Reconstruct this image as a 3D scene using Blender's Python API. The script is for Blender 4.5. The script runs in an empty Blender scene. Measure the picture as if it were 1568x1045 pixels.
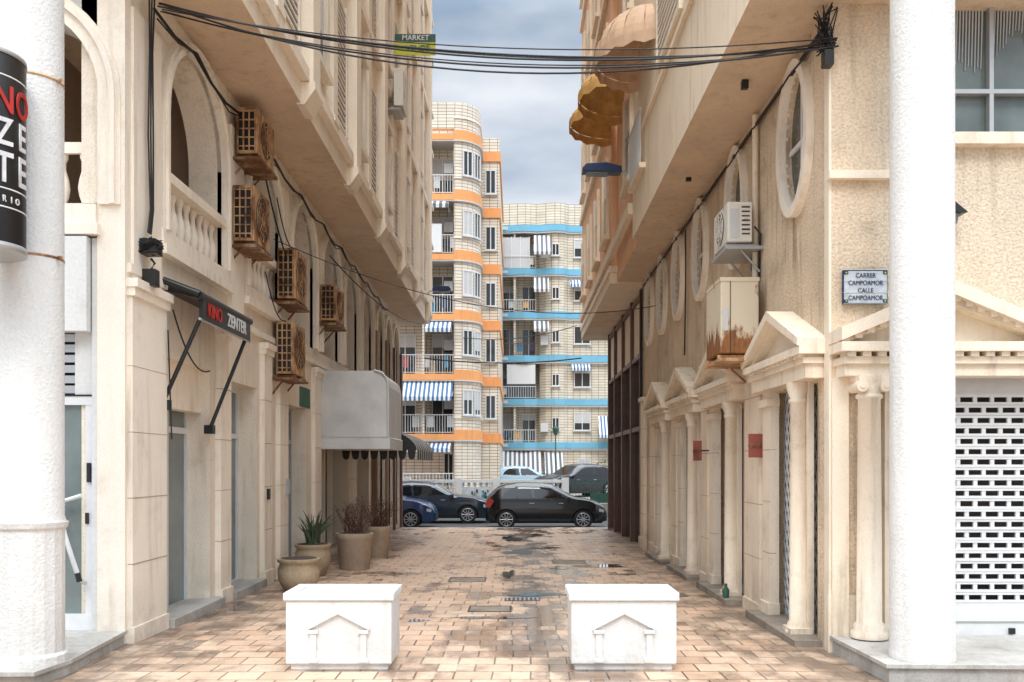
import bpy, bmesh, math, random
from mathutils import Matrix, Vector
random.seed(7)
R=math.radians
S=bpy.context.scene
COL=S.collection
# ------------------------------------------------------------------ materials
def newmat(name):
    m=bpy.data.materials.new(name); m.use_nodes=True
    nt=m.node_tree; b=nt.nodes['Principled BSDF']
    return m,nt,b
def N(nt,t,**k):
    n=nt.nodes.new(t)
    for a,v in k.items(): setattr(n,a,v)
    return n
def pos(nt,scale=(1,1,1)):
    g=N(nt,'ShaderNodeNewGeometry'); mp=N(nt,'ShaderNodeMapping'); mp.inputs['Scale'].default_value=scale
    nt.links.new(g.outputs['Position'],mp.inputs['Vector']); return mp.outputs[0]
def noise(nt,vec,scale,detail=4,rough=.55):
    n=N(nt,'ShaderNodeTexNoise'); n.inputs['Scale'].default_value=scale; n.inputs['Detail'].default_value=min(detail,5)
    n.inputs['Roughness'].default_value=rough; nt.links.new(vec,n.inputs['Vector']); return n.outputs['Fac']
def ramp(nt,fac,a,b,ca=(0,0,0,1),cb=(1,1,1,1)):
    r=N(nt,'ShaderNodeValToRGB'); e=r.color_ramp.elements
    e[0].position=a;e[1].position=b;e[0].color=ca;e[1].color=cb
    nt.links.new(fac,r.inputs[0]); return r.outputs[0]
def mix(nt,f,a,b,mode='MIX'):
    m=N(nt,'ShaderNodeMix'); m.data_type='RGBA'; m.blend_type=mode
    for i,v in ((0,f),(6,a),(7,b)):
        if isinstance(v,(int,float)): m.inputs[i].default_value=v
        elif isinstance(v,tuple): m.inputs[i].default_value=v if len(v)==4 else v+(1,)
        else: nt.links.new(v,m.inputs[i])
    return m.outputs[2]
def bump(nt,b,h,st,dist=.02):
    n=N(nt,'ShaderNodeBump'); n.inputs['Distance'].default_value=dist
    if isinstance(st,(int,float)): n.inputs['Strength'].default_value=st
    else: nt.links.new(st,n.inputs['Strength'])
    nt.links.new(h,n.inputs['Height']); nt.links.new(n.outputs[0],b.inputs['Normal'])
def stucco(name,c,dark=.72,grime=(.2,.15,.1),gr=.35,bs=.35,scale=60,rough=.85,streak=.5,grain=.35):
    m,nt,b=newmat(name); v=pos(nt)
    c2=tuple(x*dark for x in c)
    col=mix(nt,ramp(nt,noise(nt,v,1.3,5),.35,.7),c+(1,),c2+(1,))
    fine=noise(nt,v,scale,3,.65)
    col=mix(nt,grain,col,ramp(nt,fine,.34,.58,(.42,.38,.34,1)),'MULTIPLY')
    sv=pos(nt,(5,5,.45)); st=ramp(nt,noise(nt,sv,1.6,4,.6),.52,.74)
    st2=ramp(nt,noise(nt,v,.5,2),.38,.58)
    f=mix(nt,1.0,st,st2,'MULTIPLY')
    f=mix(nt,1.0,f,(streak,streak,streak,1),'MULTIPLY')
    col=mix(nt,f,col,grime+(1,))
    bl=ramp(nt,noise(nt,v,2.6,5,.72),.57,.74,cb=(gr,gr,gr,1))
    col=mix(nt,bl,col,grime+(1,))
    sx=N(nt,'ShaderNodeSeparateXYZ'); g=N(nt,'ShaderNodeNewGeometry'); nt.links.new(g.outputs['Position'],sx.inputs[0])
    mr=N(nt,'ShaderNodeMapRange'); mr.inputs[1].default_value=.6; mr.inputs[2].default_value=-.15; mr.inputs[3].default_value=0; mr.inputs[4].default_value=1
    nt.links.new(sx.outputs[2],mr.inputs[0])
    dm=mix(nt,1.0,mr.outputs[0],ramp(nt,noise(nt,v,3.5,4,.7),.33,.68,cb=(.7,.7,.7,1)),'MULTIPLY')
    col=mix(nt,dm,col,grime+(1,))
    nt.links.new(col,b.inputs['Base Color']); b.inputs['Roughness'].default_value=rough
    bump(nt,b,fine,bs,.02)
    return m
def plain(name,c,rough=.5,metal=0,var=.15,sc=8,bs=0):
    m,nt,b=newmat(name); v=pos(nt)
    c2=tuple(x*(1-var*2) for x in c)
    col=mix(nt,ramp(nt,noise(nt,v,sc,4,.65),.35,.75),c+(1,),c2+(1,))
    nt.links.new(col,b.inputs['Base Color']); b.inputs['Roughness'].default_value=rough; b.inputs['Metallic'].default_value=metal
    if bs: bump(nt,b,noise(nt,v,sc*6,3),bs,.01)
    return m
def rusty(name,c,a=.5,b_=.62,rust=(.22,.09,.03),zs=.6,zlo=None):
    m,nt,b=newmat(name); v=pos(nt,(1,1,zs))
    n0=noise(nt,v,4.5,5,.7)
    if zlo:
        s=N(nt,'ShaderNodeSeparateXYZ'); g=N(nt,'ShaderNodeNewGeometry'); nt.links.new(g.outputs['Position'],s.inputs[0])
        mr=N(nt,'ShaderNodeMapRange'); mr.inputs[1].default_value=zlo[1]; mr.inputs[2].default_value=zlo[0]; mr.inputs[3].default_value=-.02; mr.inputs[4].default_value=.24; nt.links.new(s.outputs[2],mr.inputs[0])
        ad=N(nt,'ShaderNodeMath',operation='ADD'); nt.links.new(n0,ad.inputs[0]); nt.links.new(mr.outputs[0],ad.inputs[1]); n0=ad.outputs[0]
    f=ramp(nt,n0,a,b_)
    rc=mix(nt,ramp(nt,noise(nt,v,22,4),.3,.7),rust+(1,),tuple(x*.4 for x in rust)+(1,))
    col=mix(nt,f,c+(1,),rc)
    nt.links.new(col,b.inputs['Base Color']); b.inputs['Roughness'].default_value=.65
    bump(nt,b,noise(nt,v,50,3),.2,.01)
    return m
def stripes(name,c1,c2,axis,period,duty=.5):
    m,nt,b=newmat(name); g=N(nt,'ShaderNodeNewGeometry'); s=N(nt,'ShaderNodeSeparateXYZ'); nt.links.new(g.outputs['Position'],s.inputs[0])
    a=N(nt,'ShaderNodeMath',operation='DIVIDE'); nt.links.new(s.outputs[axis],a.inputs[0]); a.inputs[1].default_value=period
    f=N(nt,'ShaderNodeMath',operation='FRACT'); nt.links.new(a.outputs[0],f.inputs[0])
    l=N(nt,'ShaderNodeMath',operation='LESS_THAN'); nt.links.new(f.outputs[0],l.inputs[0]); l.inputs[1].default_value=duty
    nt.links.new(mix(nt,l.outputs[0],c1+(1,),c2+(1,)),b.inputs['Base Color']); b.inputs['Roughness'].default_value=.8
    return m
def bricktile(name,c1,c2,mort,w,h,ms,rough=.5,off=0.):
    m,nt,b=newmat(name); g=N(nt,'ShaderNodeNewGeometry'); s=N(nt,'ShaderNodeSeparateXYZ'); nt.links.new(g.outputs['Position'],s.inputs[0])
    cb=N(nt,'ShaderNodeCombineXYZ')
    ad=N(nt,'ShaderNodeMath',operation='ADD'); nt.links.new(s.outputs[0],ad.inputs[0]); nt.links.new(s.outputs[1],ad.inputs[1])
    nt.links.new(ad.outputs[0],cb.inputs[0]); nt.links.new(s.outputs[2],cb.inputs[1])
    br=N(nt,'ShaderNodeTexBrick'); nt.links.new(cb.outputs[0],br.inputs['Vector'])
    br.offset=off; br.inputs['Scale'].default_value=1; br.inputs['Brick Width'].default_value=w; br.inputs['Row Height'].default_value=h
    br.inputs['Mortar Size'].default_value=ms; br.inputs['Color1'].default_value=c1+(1,); br.inputs['Color2'].default_value=c2+(1,); br.inputs['Mortar'].default_value=mort+(1,)
    v=pos(nt); col=mix(nt,.4,br.outputs['Color'],ramp(nt,noise(nt,v,.8,5),.25,.7,(.5,.45,.4,1),(1,1,1,1)),'MULTIPLY')
    nt.links.new(col,b.inputs['Base Color']); b.inputs['Roughness'].default_value=rough
    return m
M={}
M['lwall']=stucco('cream_stucco',(.87,.77,.63),.88,(.38,.28,.19),.28,.3,grain=.28)
M['ltrim']=stucco('cream_trim',(.90,.81,.68),.92,(.40,.30,.2),.25,.1,grain=.12)
M['lup']=stucco('upper_render',(.92,.81,.66),.92,(.46,.34,.23),.14,.12,grain=.12)
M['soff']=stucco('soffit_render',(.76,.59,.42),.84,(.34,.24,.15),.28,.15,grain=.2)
M['rwall']=stucco('rough_peach_stucco',(.84,.67,.48),.74,(.25,.175,.115),.5,.85,38,streak=.9,grain=.42)
M['rfront']=stucco('front_peach_stucco',(.82,.68,.51),.82,(.33,.25,.17),.36,.9,38,streak=.7,grain=.48)
M['rtrim']=stucco('peach_trim',(.88,.76,.60),.88,(.34,.25,.17),.35,.12,streak=.6,grain=.12)
M['rup']=stucco('upper_peach',(.90,.76,.58),.92,(.42,.3,.2),.16,.1,grain=.12)
M['rfar']=stucco('orange_peach',(.88,.54,.32),.9,(.38,.22,.12),.15,.1,grain=.12)
M['white']=stucco('white_paint',(.70,.695,.67),.95,(.38,.34,.27),.2,.25,30,streak=.35,grain=.12)
M['col']=stucco('column_white',(.71,.70,.67),.94,(.44,.39,.32),.2,.5,40,streak=.35,grain=.15)
M['joint']=plain('wall_joint',(.44,.34,.25),.9)
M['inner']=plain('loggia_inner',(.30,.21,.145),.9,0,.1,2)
M['dark']=plain('dark_interior',(.03,.027,.025),.8)
M['dark2']=plain('dim_interior',(.07,.058,.05),.8)
M['black']=plain('black_metal',(.012,.012,.013),.4,0,.1)
M['cable']=plain('cable_rubber',(.015,.014,.014),.6)
M['rust']=rusty('rusty_metal',(.45,.33,.2),.3,.5)
M['acbeige']=rusty('ac_beige_rusted',(.66,.57,.42),.56,.64,(.36,.14,.04),.35,(2.86,3.3))
M['acbrown']=rusty('ac_brown',(.56,.34,.17),.42,.6,(.26,.10,.03))
M['acwhite']=rusty('ac_white_rusted',(.70,.67,.59),.60,.66,(.34,.16,.05))
M['glass']=plain('window_glass',(.04,.05,.055),.06,0,.2,.5)
M['glass2']=plain('pale_glass',(.20,.24,.23),.08,0,.25,1.2)
M['ovglass']=plain('frosted_oval_glass',(.07,.085,.08),.12,0,.3,2)
M['alu']=plain('white_aluminium',(.70,.70,.69),.35,0,.05)
M['alug']=plain('grey_aluminium',(.45,.46,.46),.35,.4,.05)
M['marble']=stucco('marble_plinth',(.54,.52,.48),.8,(.2,.17,.13),.6,.1)
M['stone']=stucco('worn_step_stone',(.40,.34,.27),.6,(.1,.08,.06),.6,.3)
M['brown']=plain('brown_frame',(.15,.075,.05),.45,0,.2,3)
M['pvc']=plain('grey_white_canvas',(.64,.64,.62),.55,0,.12,2)
M['terra']=stucco('old_terracotta',(.52,.41,.27),.75,(.12,.09,.06),.5,.3)
M['pot']=stucco('pot_beige',(.55,.43,.32),.85,(.2,.15,.1),.3,.2)
M['leaf']=plain('aloe_leaf',(.06,.09,.045),.5,0,.25,10)
M['twig']=plain('dry_twig',(.13,.065,.045),.8,0,.3,20)
M['soil']=plain('soil',(.07,.05,.035),.95)
M['orange']=stucco('orange_band',(.82,.36,.13),.9,(.4,.22,.1),.1,.05,grain=.1)
M['blue']=stucco('blue_band',(.17,.44,.60),.9,(.2,.3,.35),.1,.05,grain=.1)
M['tileA']=bricktile('cream_tile_facade',(.82,.75,.63),(.72,.64,.52),(.25,.20,.15),.42,.16,.015)
M['tileB']=bricktile('cream_tile_facade_far',(.76,.69,.56),(.66,.59,.46),(.26,.21,.16),.45,.18,.017)
M['lgrey']=plain('light_grey_paint',(.58,.58,.57),.6,0,.05)
M['awnb']=stripes('blue_striped_canvas',(.06,.13,.25),(.66,.67,.66),0,.22)
M['awny']=stripes('dark_striped_canvas',(.03,.03,.035),(.42,.40,.36),1,.42)
M['awng']=stripes('grey_striped_canvas',(.10,.11,.13),(.60,.58,.54),0,.3)
M['awnf']=plain('beige_canvas',(.74,.50,.33),.75,0,.15,3)
M['awno']=plain('ochre_canvas',(.72,.42,.14),.75,0,.2,4)
M['asphalt']=plain('asphalt',(.06,.06,.06),.85,0,.2,3,.2)
M['pave']=plain('pavement_concrete',(.32,.29,.26),.85,0,.15,2,.2)
M['tyre']=plain('tyre',(.015,.015,.015),.7)
M['rim']=plain('alloy_rim',(.5,.5,.52),.3,.7,.05)
M['redl']=plain('red_lamp',(.45,.02,.01),.2)
M['headl']=plain('head_lamp',(.7,.72,.75),.1)
M['carglass']=plain('car_glass',(.012,.014,.016),.04,0,.1)
M['water']=plain('puddle_water',(.085,.068,.052),.03,0,.25,3)
def paint(name,c):
    m,nt,b=newmat(name); b.inputs['Base Color'].default_value=c+(1,); b.inputs['Roughness'].default_value=.25
    b.inputs['Coat Weight'].default_value=.5; b.inputs['Coat Roughness'].default_value=.04; return m
M['pblack']=paint('black_car_paint',(.004,.004,.005)); M['pnavy']=paint('grey_navy_car_paint',(.02,.032,.05))
M['pblue']=paint('blue_car_paint',(.015,.045,.13)); M['plight']=paint('pale_blue_car_paint',(.35,.48,.56)); M['pwhite']=paint('white_car_paint',(.7,.7,.7)); M['pdark']=paint('dark_car_paint',(.008,.011,.015))
M['lampblue']=plain('navy_enamel',(.01,.03,.10),.3)
M['red']=plain('red_letters',(.50,.025,.02),.5); M['wtext']=plain('white_letters',(.75,.75,.75),.5)
M['yellow']=plain('yellow_sign',(.60,.62,.03),.5); M['ngreen']=plain('dark_green_sign',(.03,.10,.07),.5)
M['ceram']=plain('ceramic_white',(.55,.60,.64),.25,0,.15,14); M['navy']=plain('navy_letters',(.02,.04,.10),.4)
M['plaq']=rusty('red_plaque',(.28,.07,.05),.55,.7,(.12,.05,.03))
M['green']=plain('foliage',(.06,.12,.035),.8,0,.4,6)
M['gnet']=plain('green_net',(.05,.14,.10),.8)
def groundmat():
    m,nt,b=newmat('beige_clay_pavers'); v=pos(nt)
    wob=N(nt,'ShaderNodeTexNoise'); nt.links.new(v,wob.inputs['Vector']); wob.inputs['Scale'].default_value=.7; wob.inputs['Detail'].default_value=1
    vv=N(nt,'ShaderNodeVectorMath',operation='MULTIPLY_ADD'); nt.links.new(wob.outputs['Color'],vv.inputs[0]); vv.inputs[1].default_value=(.07,.07,0); nt.links.new(v,vv.inputs[2])
    br=N(nt,'ShaderNodeTexBrick'); nt.links.new(vv.outputs[0],br.inputs['Vector']); br.offset=0.5; br.squash=1.0
    br.inputs['Scale'].default_value=1; br.inputs['Brick Width'].default_value=.30; br.inputs['Row Height'].default_value=.27
    br.inputs['Mortar Size'].default_value=.008; br.inputs['Color1'].default_value=(.66,.47,.33,1); br.inputs['Color2'].default_value=(.54,.35,.23,1); br.inputs['Mortar'].default_value=(.12,.085,.06,1)
    col=br.outputs['Color']
    col=mix(nt,ramp(nt,noise(nt,v,.9,5,.6),.42,.78,cb=(.55,.55,.55,1)),col,(.62,.50,.38,1))
    col=mix(nt,ramp(nt,noise(nt,v,9,5,.75),.52,.74,cb=(.5,.5,.5,1)),col,(.22,.15,.10,1))
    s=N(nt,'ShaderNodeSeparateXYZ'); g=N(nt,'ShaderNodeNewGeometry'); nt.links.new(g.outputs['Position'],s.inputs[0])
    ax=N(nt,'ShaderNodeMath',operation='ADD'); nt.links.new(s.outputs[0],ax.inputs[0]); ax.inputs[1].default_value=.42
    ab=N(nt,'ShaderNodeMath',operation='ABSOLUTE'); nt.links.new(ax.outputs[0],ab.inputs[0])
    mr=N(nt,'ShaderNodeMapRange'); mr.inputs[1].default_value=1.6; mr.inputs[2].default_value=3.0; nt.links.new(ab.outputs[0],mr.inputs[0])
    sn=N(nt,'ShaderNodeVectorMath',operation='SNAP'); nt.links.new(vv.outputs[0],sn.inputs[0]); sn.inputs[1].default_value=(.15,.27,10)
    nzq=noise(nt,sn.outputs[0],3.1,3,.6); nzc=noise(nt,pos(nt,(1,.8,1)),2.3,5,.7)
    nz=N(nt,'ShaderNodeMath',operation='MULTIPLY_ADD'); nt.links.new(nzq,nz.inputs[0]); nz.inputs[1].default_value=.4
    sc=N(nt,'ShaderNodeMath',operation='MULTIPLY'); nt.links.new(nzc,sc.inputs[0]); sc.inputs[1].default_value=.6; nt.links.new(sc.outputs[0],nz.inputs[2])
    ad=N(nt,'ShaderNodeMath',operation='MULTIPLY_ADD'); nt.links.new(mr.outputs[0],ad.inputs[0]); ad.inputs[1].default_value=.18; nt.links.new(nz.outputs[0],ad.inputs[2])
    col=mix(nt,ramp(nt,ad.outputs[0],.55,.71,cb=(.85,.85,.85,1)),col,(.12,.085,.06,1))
    ax2=N(nt,'ShaderNodeMath',operation='SUBTRACT'); nt.links.new(s.outputs[0],ax2.inputs[0]); ax2.inputs[1].default_value=.25
    ab2=N(nt,'ShaderNodeMath',operation='ABSOLUTE'); nt.links.new(ax2.outputs[0],ab2.inputs[0])
    mr2=N(nt,'ShaderNodeMapRange'); mr2.inputs[1].default_value=1.7; mr2.inputs[2].default_value=.0; nt.links.new(ab2.outputs[0],mr2.inputs[0])
    n2=noise(nt,pos(nt,(1,.6,1)),1.3,4,.6)
    n3=N(nt,'ShaderNodeMath',operation='MULTIPLY_ADD'); nt.links.new(nzq,n3.inputs[0]); n3.inputs[1].default_value=.35; nt.links.new(n2,n3.inputs[2])
    ad2=N(nt,'ShaderNodeMath',operation='MULTIPLY_ADD'); nt.links.new(mr2.outputs[0],ad2.inputs[0]); ad2.inputs[1].default_value=.15; nt.links.new(n3.outputs[0],ad2.inputs[2])
    wet=ramp(nt,ad2.outputs[0],.73,.86)
    col=mix(nt,wet,col,mix(nt,1.0,col,(.46,.45,.46,1),'MULTIPLY'))
    nt.links.new(col,b.inputs['Base Color'])
    rr=mix(nt,wet,mix(nt,noise(nt,v,2.2,4),(.22,)*3+(1,),(.65,)*3+(1,)),(.09,.09,.09,1)); nt.links.new(rr,b.inputs['Roughness'])
    inv=N(nt,'ShaderNodeMath',operation='SUBTRACT'); inv.inputs[0].default_value=1; nt.links.new(br.outputs['Fac'],inv.inputs[1])
    h=N(nt,'ShaderNodeMath',operation='MULTIPLY_ADD'); nt.links.new(noise(nt,v,22,3),h.inputs[0]); h.inputs[1].default_value=.22; nt.links.new(inv.outputs[0],h.inputs[2])
    h2=N(nt,'ShaderNodeMath',operation='MULTIPLY_ADD'); nt.links.new(nzq,h2.inputs[0]); h2.inputs[1].default_value=.5; nt.links.new(h.outputs[0],h2.inputs[2])
    st=N(nt,'ShaderNodeMapRange'); st.inputs[3].default_value=.45; st.inputs[4].default_value=.14; nt.links.new(wet,st.inputs[0])
    bump(nt,b,h2.outputs[0],st.outputs[0],.012)
    return m
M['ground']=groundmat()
# ------------------------------------------------------------------ mesh builder
def grp(name,loc=(0,0,0)):
    e=bpy.data.objects.new(name,None); e.location=loc; e.empty_display_size=.3; COL.objects.link(e); return e
def attach(o,p):
    if p is not None:
        o.parent=p; o.matrix_parent_inverse=Matrix.Translation(-Vector(p.location))
J=lambda:random.uniform(-.0014,.0014)
class MB:
    def __init__(s): s.v=[];s.f=[];s.m=[];s.mats=[];s.sm=[]
    def mi(s,m):
        m=M[m] if isinstance(m,str) else m
        if m not in s.mats: s.mats.append(m)
        return s.mats.index(m)
    def add(s,vs,fs,m,smooth=False):
        o=len(s.v); s.v+= [tuple(v) for v in vs]; k=s.mi(m)
        for f in fs: s.f.append([i+o for i in f]); s.m.append(k); s.sm.append(smooth)
    def box(s,x0,x1,y0,y1,z0,z1,m):
        x0+=J();x1+=J();y0+=J();y1+=J();z0+=J();z1+=J()
        s.add([(x,y,z) for z in (z0,z1) for y in (y0,y1) for x in (x0,x1)],[(0,2,3,1),(4,5,7,6),(0,1,5,4),(2,6,7,3),(0,4,6,2),(1,3,7,5)],m)
    def prism(s,poly,axis,a,b,m,smooth=False):
        def P(p,t):
            return {'x':(t,p[0],p[1]),'y':(p[0],t,p[1]),'z':(p[0],p[1],t)}[axis]
        a+=J();b+=J();n=len(poly)
        s.add([P(p,a) for p in poly]+[P(p,b) for p in poly],[list(range(n))[::-1],list(range(n,2*n))],m)
        s.add([P(p,a) for p in poly]+[P(p,b) for p in poly],[(i,(i+1)%n,(i+1)%n+n,i+n) for i in range(n)],m,smooth)
    def lathe(s,prof,c,m,seg=24,flute=0,caps=True):
        vs=[];fs=[]
        for (r,z) in prof:
            for i in range(seg):
                a=2*math.pi*i/seg; rr=r*(1-flute*(i%2))
                vs.append((c[0]+rr*math.cos(a),c[1]+rr*math.sin(a),c[2]+z))
        for k in range(len(prof)-1):
            for i in range(seg):
                j=(i+1)%seg; fs.append((k*seg+i,k*seg+j,(k+1)*seg+j,(k+1)*seg+i))
        s.add(vs,fs,m,not flute)
        if caps:
            s.add(vs[:seg],[list(range(seg))[::-1]],m); s.add(vs[-seg:],[list(range(seg))],m)
    def tube(s,pts,r,m,seg=6):
        pts=[Vector(p) for p in pts]; vs=[];fs=[]
        for k,p in enumerate(pts):
            d=(pts[min(k+1,len(pts)-1)]-pts[max(k-1,0)]).normalized()
            up=Vector((0,0,1)) if abs(d.z)<.9 else Vector((1,0,0))
            a=d.cross(up).normalized(); b=d.cross(a)
            rr=r[k] if isinstance(r,(list,tuple)) else r
            for i in range(seg):
                t=2*math.pi*i/seg; vs.append(p+a*rr*math.cos(t)+b*rr*math.sin(t))
        for k in range(len(pts)-1):
            for i in range(seg):
                j=(i+1)%seg; fs.append((k*seg+i,k*seg+j,(k+1)*seg+j,(k+1)*seg+i))
        s.add(vs,fs,m,True); s.add(vs[:seg],[list(range(seg))],m); s.add(vs[-seg:],[list(range(seg))],m)
    def build(s,name,parent=None,bevel=0,fix=True,mat4=None):
        vs=[Vector(v) for v in s.v]
        if mat4: vs=[mat4@v for v in vs]
        mn=[min(v[i] for v in vs) for i in range(3)]; mx=[max(v[i] for v in vs) for i in range(3)]
        o=Vector(((mn[0]+mx[0])/2,(mn[1]+mx[1])/2,mn[2]))
        me=bpy.data.meshes.new(name); me.from_pydata([v-o for v in vs],[],s.f)
        for m in s.mats: me.materials.append(m)
        me.polygons.foreach_set('material_index',s.m); me.polygons.foreach_set('use_smooth',s.sm)
        if fix:
            bm=bmesh.new(); bm.from_mesh(me)
            if bevel: bmesh.ops.remove_doubles(bm,verts=bm.verts,dist=.00005)
            bmesh.ops.recalc_face_normals(bm,faces=bm.faces); bm.to_mesh(me); bm.free()
        ob=bpy.data.objects.new(name,me); ob.location=o; COL.objects.link(ob); attach(ob,parent)
        if bevel:
            md=ob.modifiers.new('b','BEVEL'); md.width=bevel; md.segments=2; md.limit_method='ANGLE'; md.angle_limit=R(40)
        return ob
def wall2d(name,outer,holes,thick,mat4,m,parent):
    cu=bpy.data.curves.new(name,'CURVE'); cu.dimensions='2D'; cu.fill_mode='BOTH'; cu.extrude=thick/2
    for pts in [outer]+holes:
        sp=cu.splines.new('POLY'); sp.points.add(len(pts)-1)
        for i,p in enumerate(pts): sp.points[i].co=(p[0],p[1],0,1)
        sp.use_cyclic_u=True
    ob=bpy.data.objects.new(name+'_c',cu); COL.objects.link(ob)
    dg=bpy.context.evaluated_depsgraph_get(); dg.update()
    me=bpy.data.meshes.new_from_object(ob.evaluated_get(dg)); bpy.data.objects.remove(ob)
    me.name=name; me.transform(mat4); me.materials.clear(); me.materials.append(M[m])
    for p in me.polygons: p.use_smooth=False; p.material_index=0
    o=bpy.data.objects.new(name,me); COL.objects.link(o); attach(o,parent); return o
def MY(x):
    return Matrix(((0,0,1,x),(1,0,0,0),(0,1,0,0),(0,0,0,1)))
def MX(y):
    return Matrix(((1,0,0,0),(0,0,-1,y),(0,1,0,0),(0,0,0,1)))
def rect(a,b,c,d): return [(a,c),(b,c),(b,d),(a,d)]
def archpoly(c,r,z0,zs,n=20): return [(c-r,z0),(c+r,z0)]+[(c+r*math.cos(math.pi*i/n),zs+r*math.sin(math.pi*i/n)) for i in range(n+1)]
def ell(c,z,a,b,n=32): return [(c+a*math.cos(2*math.pi*i/n),z+b*math.sin(2*math.pi*i/n)) for i in range(n)]
def text(body,size,loc,rot,m,parent,name='lettering',ext=.004,sx=1):
    cu=bpy.data.curves.new(name,'FONT'); cu.body=body; cu.size=size; cu.extrude=ext; cu.align_x='CENTER'; cu.align_y='CENTER'; cu.offset=size*.012 if size>.1 else 0
    ob=bpy.data.objects.new('t',cu); COL.objects.link(ob)
    dg=bpy.context.evaluated_depsgraph_get(); dg.update()
    me=bpy.data.meshes.new_from_object(ob.evaluated_get(dg)); bpy.data.objects.remove(ob)
    me.name=name; me.materials.clear(); me.materials.append(M[m])
    o=bpy.data.objects.new(name,me); o.location=loc; o.rotation_euler=rot; o.scale=(sx,1,1); COL.objects.link(o)
    attach(o,parent)
def archivolt(mb,plane,base,c,zs,r0,r1,t0,t1,m,z0=None,n=20,a0=0,a1=math.pi):
    pts=[(a0+(a1-a0)*i/n) for i in range(n+1)]
    outer=[(c+r1*math.cos(a),zs+r1*math.sin(a)) for a in pts]; inner=[(c+r0*math.cos(a),zs+r0*math.sin(a)) for a in pts]
    if z0 is not None:
        outer=[(c+r1,z0)]+outer+[(c-r1,z0)]; inner=[(c+r0,z0)]+inner+[(c-r0,z0)]
    def P(p,t): return (t,p[0],p[1]) if plane=='x' else (p[0],t,p[1])
    k=len(outer)
    vs=[P(p,t0) for p in outer]+[P(p,t0) for p in inner]+[P(p,t1) for p in outer]+[P(p,t1) for p in inner]
    fs=[]
    for i in range(k-1):
        fs+= [(i,i+1,k+i+1,k+i),(2*k+i,3*k+i,3*k+i+1,2*k+i+1),(i,2*k+i,2*k+i+1,i+1),(k+i,k+i+1,3*k+i+1,3*k+i)]
    fs+=[(0,k,3*k,2*k),(k-1,3*k-1,4*k-1,2*k-1)]
    mb.add(vs,fs,m)
BAL=[(.045,0),(.05,.03),(.03,.06),(.05,.12),(.06,.19),(.05,.27),(.028,.36),(.028,.42),(.045,.46),(.045,.5)]
def gz(d):
    return 0 if d<8 else -.0126*(d-8)
# ------------------------------------------------------------------ GROUND
mb=MB()
ys=[-30,-5,0,4,8,12,16,20,24,27.6]
vs=[];fs=[]
for y in ys: vs+=[(-14,y,gz(y)),(14,y,gz(y))]
for i in range(len(ys)-1): fs.append((2*i,2*i+1,2*i+3,2*i+2))
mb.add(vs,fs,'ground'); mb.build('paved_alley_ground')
mb=MB(); mb.add([(-400,-200,-.46),(400,-200,-.46),(400,900,-.46),(-400,900,-.46)],[(0,1,2,3)],'asphalt'); mb.build('ground',fix=False)
mb=MB(); mb.box(-60,60,27.6,27.85,-.5,gz(27.6)-.01,'pave'); mb.build('kerb')
mb=MB(); mb.box(-60,60,27.85,36.8,-.47,-.456,'asphalt'); mb.box(-60,60,29.3,29.4,-.456,-.452,'lgrey'); mb.build('road')
mb=MB(); mb.box(-80,80,36.8,140,-.5,.08,'pave'); mb.build('raised_pavement')
for (x,d,w,h) in ((-.30,10.6,.5,.45),(-.72,13.6,.55,.55),(.95,16.4,.6,.7),(.1,20.0,.6,.7)):
    mb=MB(); z=gz(d); t=.02
    for a in ((x-w/2,x+w/2,d-h/2,d-h/2+t),(x-w/2,x+w/2,d+h/2-t,d+h/2),(x-w/2,x-w/2+t,d-h/2+t,d+h/2-t),(x+w/2-t,x+w/2,d-h/2+t,d+h/2-t)): mb.box(*a,z-.03,z+.008,'black')
    mb.box(x-w/2+t,x+w/2-t,d-h/2+t,d+h/2-t,z-.02,z+.004,'stone'); mb.build('square_drain_cover')
mb=MB(); mb.box(-.14,.30,11.3,11.55,gz(11.4)-.01,gz(11.4)+.006,'black')
for i in range(8): mb.box(-.12+i*.054,-.095+i*.054,11.32,11.53,gz(11.3),gz(11.3)+.010,'alug')
mb.build('drain_grate')
rp=random.Random(21)
for (x,d,a,b) in ((1.35,15.7,.45,.34),(.75,15.3,.2,.12),(.30,11.9,.34,.14),(-.28,9.95,.34,.10),(.05,18.6,.35,.5),(.62,19.6,.3,.25),(-.12,14.4,.10,.55),(-.1,22.5,.22,.9),(.55,24,.2,.5),(.95,12.2,.22,.10),(-1.05,9.75,.12,.07),(2.0,11.9,.16,.3)):
    n=40; ph=[rp.uniform(0,6.28) for _ in range(5)]; vs=[]
    for i in range(n):
        t=2*math.pi*i/n; r=1+.22*math.sin(2*t+ph[0])+.18*math.sin(3*t+ph[1])+.12*math.sin(5*t+ph[2])+.07*math.sin(9*t+ph[3])+.05*math.sin(14*t+ph[4])
        px,py=x+a*r*math.cos(t),d+b*r*math.sin(t); vs.append((px,py,gz(py)+.0035))
    mb=MB(); mb.add(vs+[(x,d,gz(d)+.0035)],[(i,(i+1)%n,n) for i in range(n)],'water'); mb.build('puddle')

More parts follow.
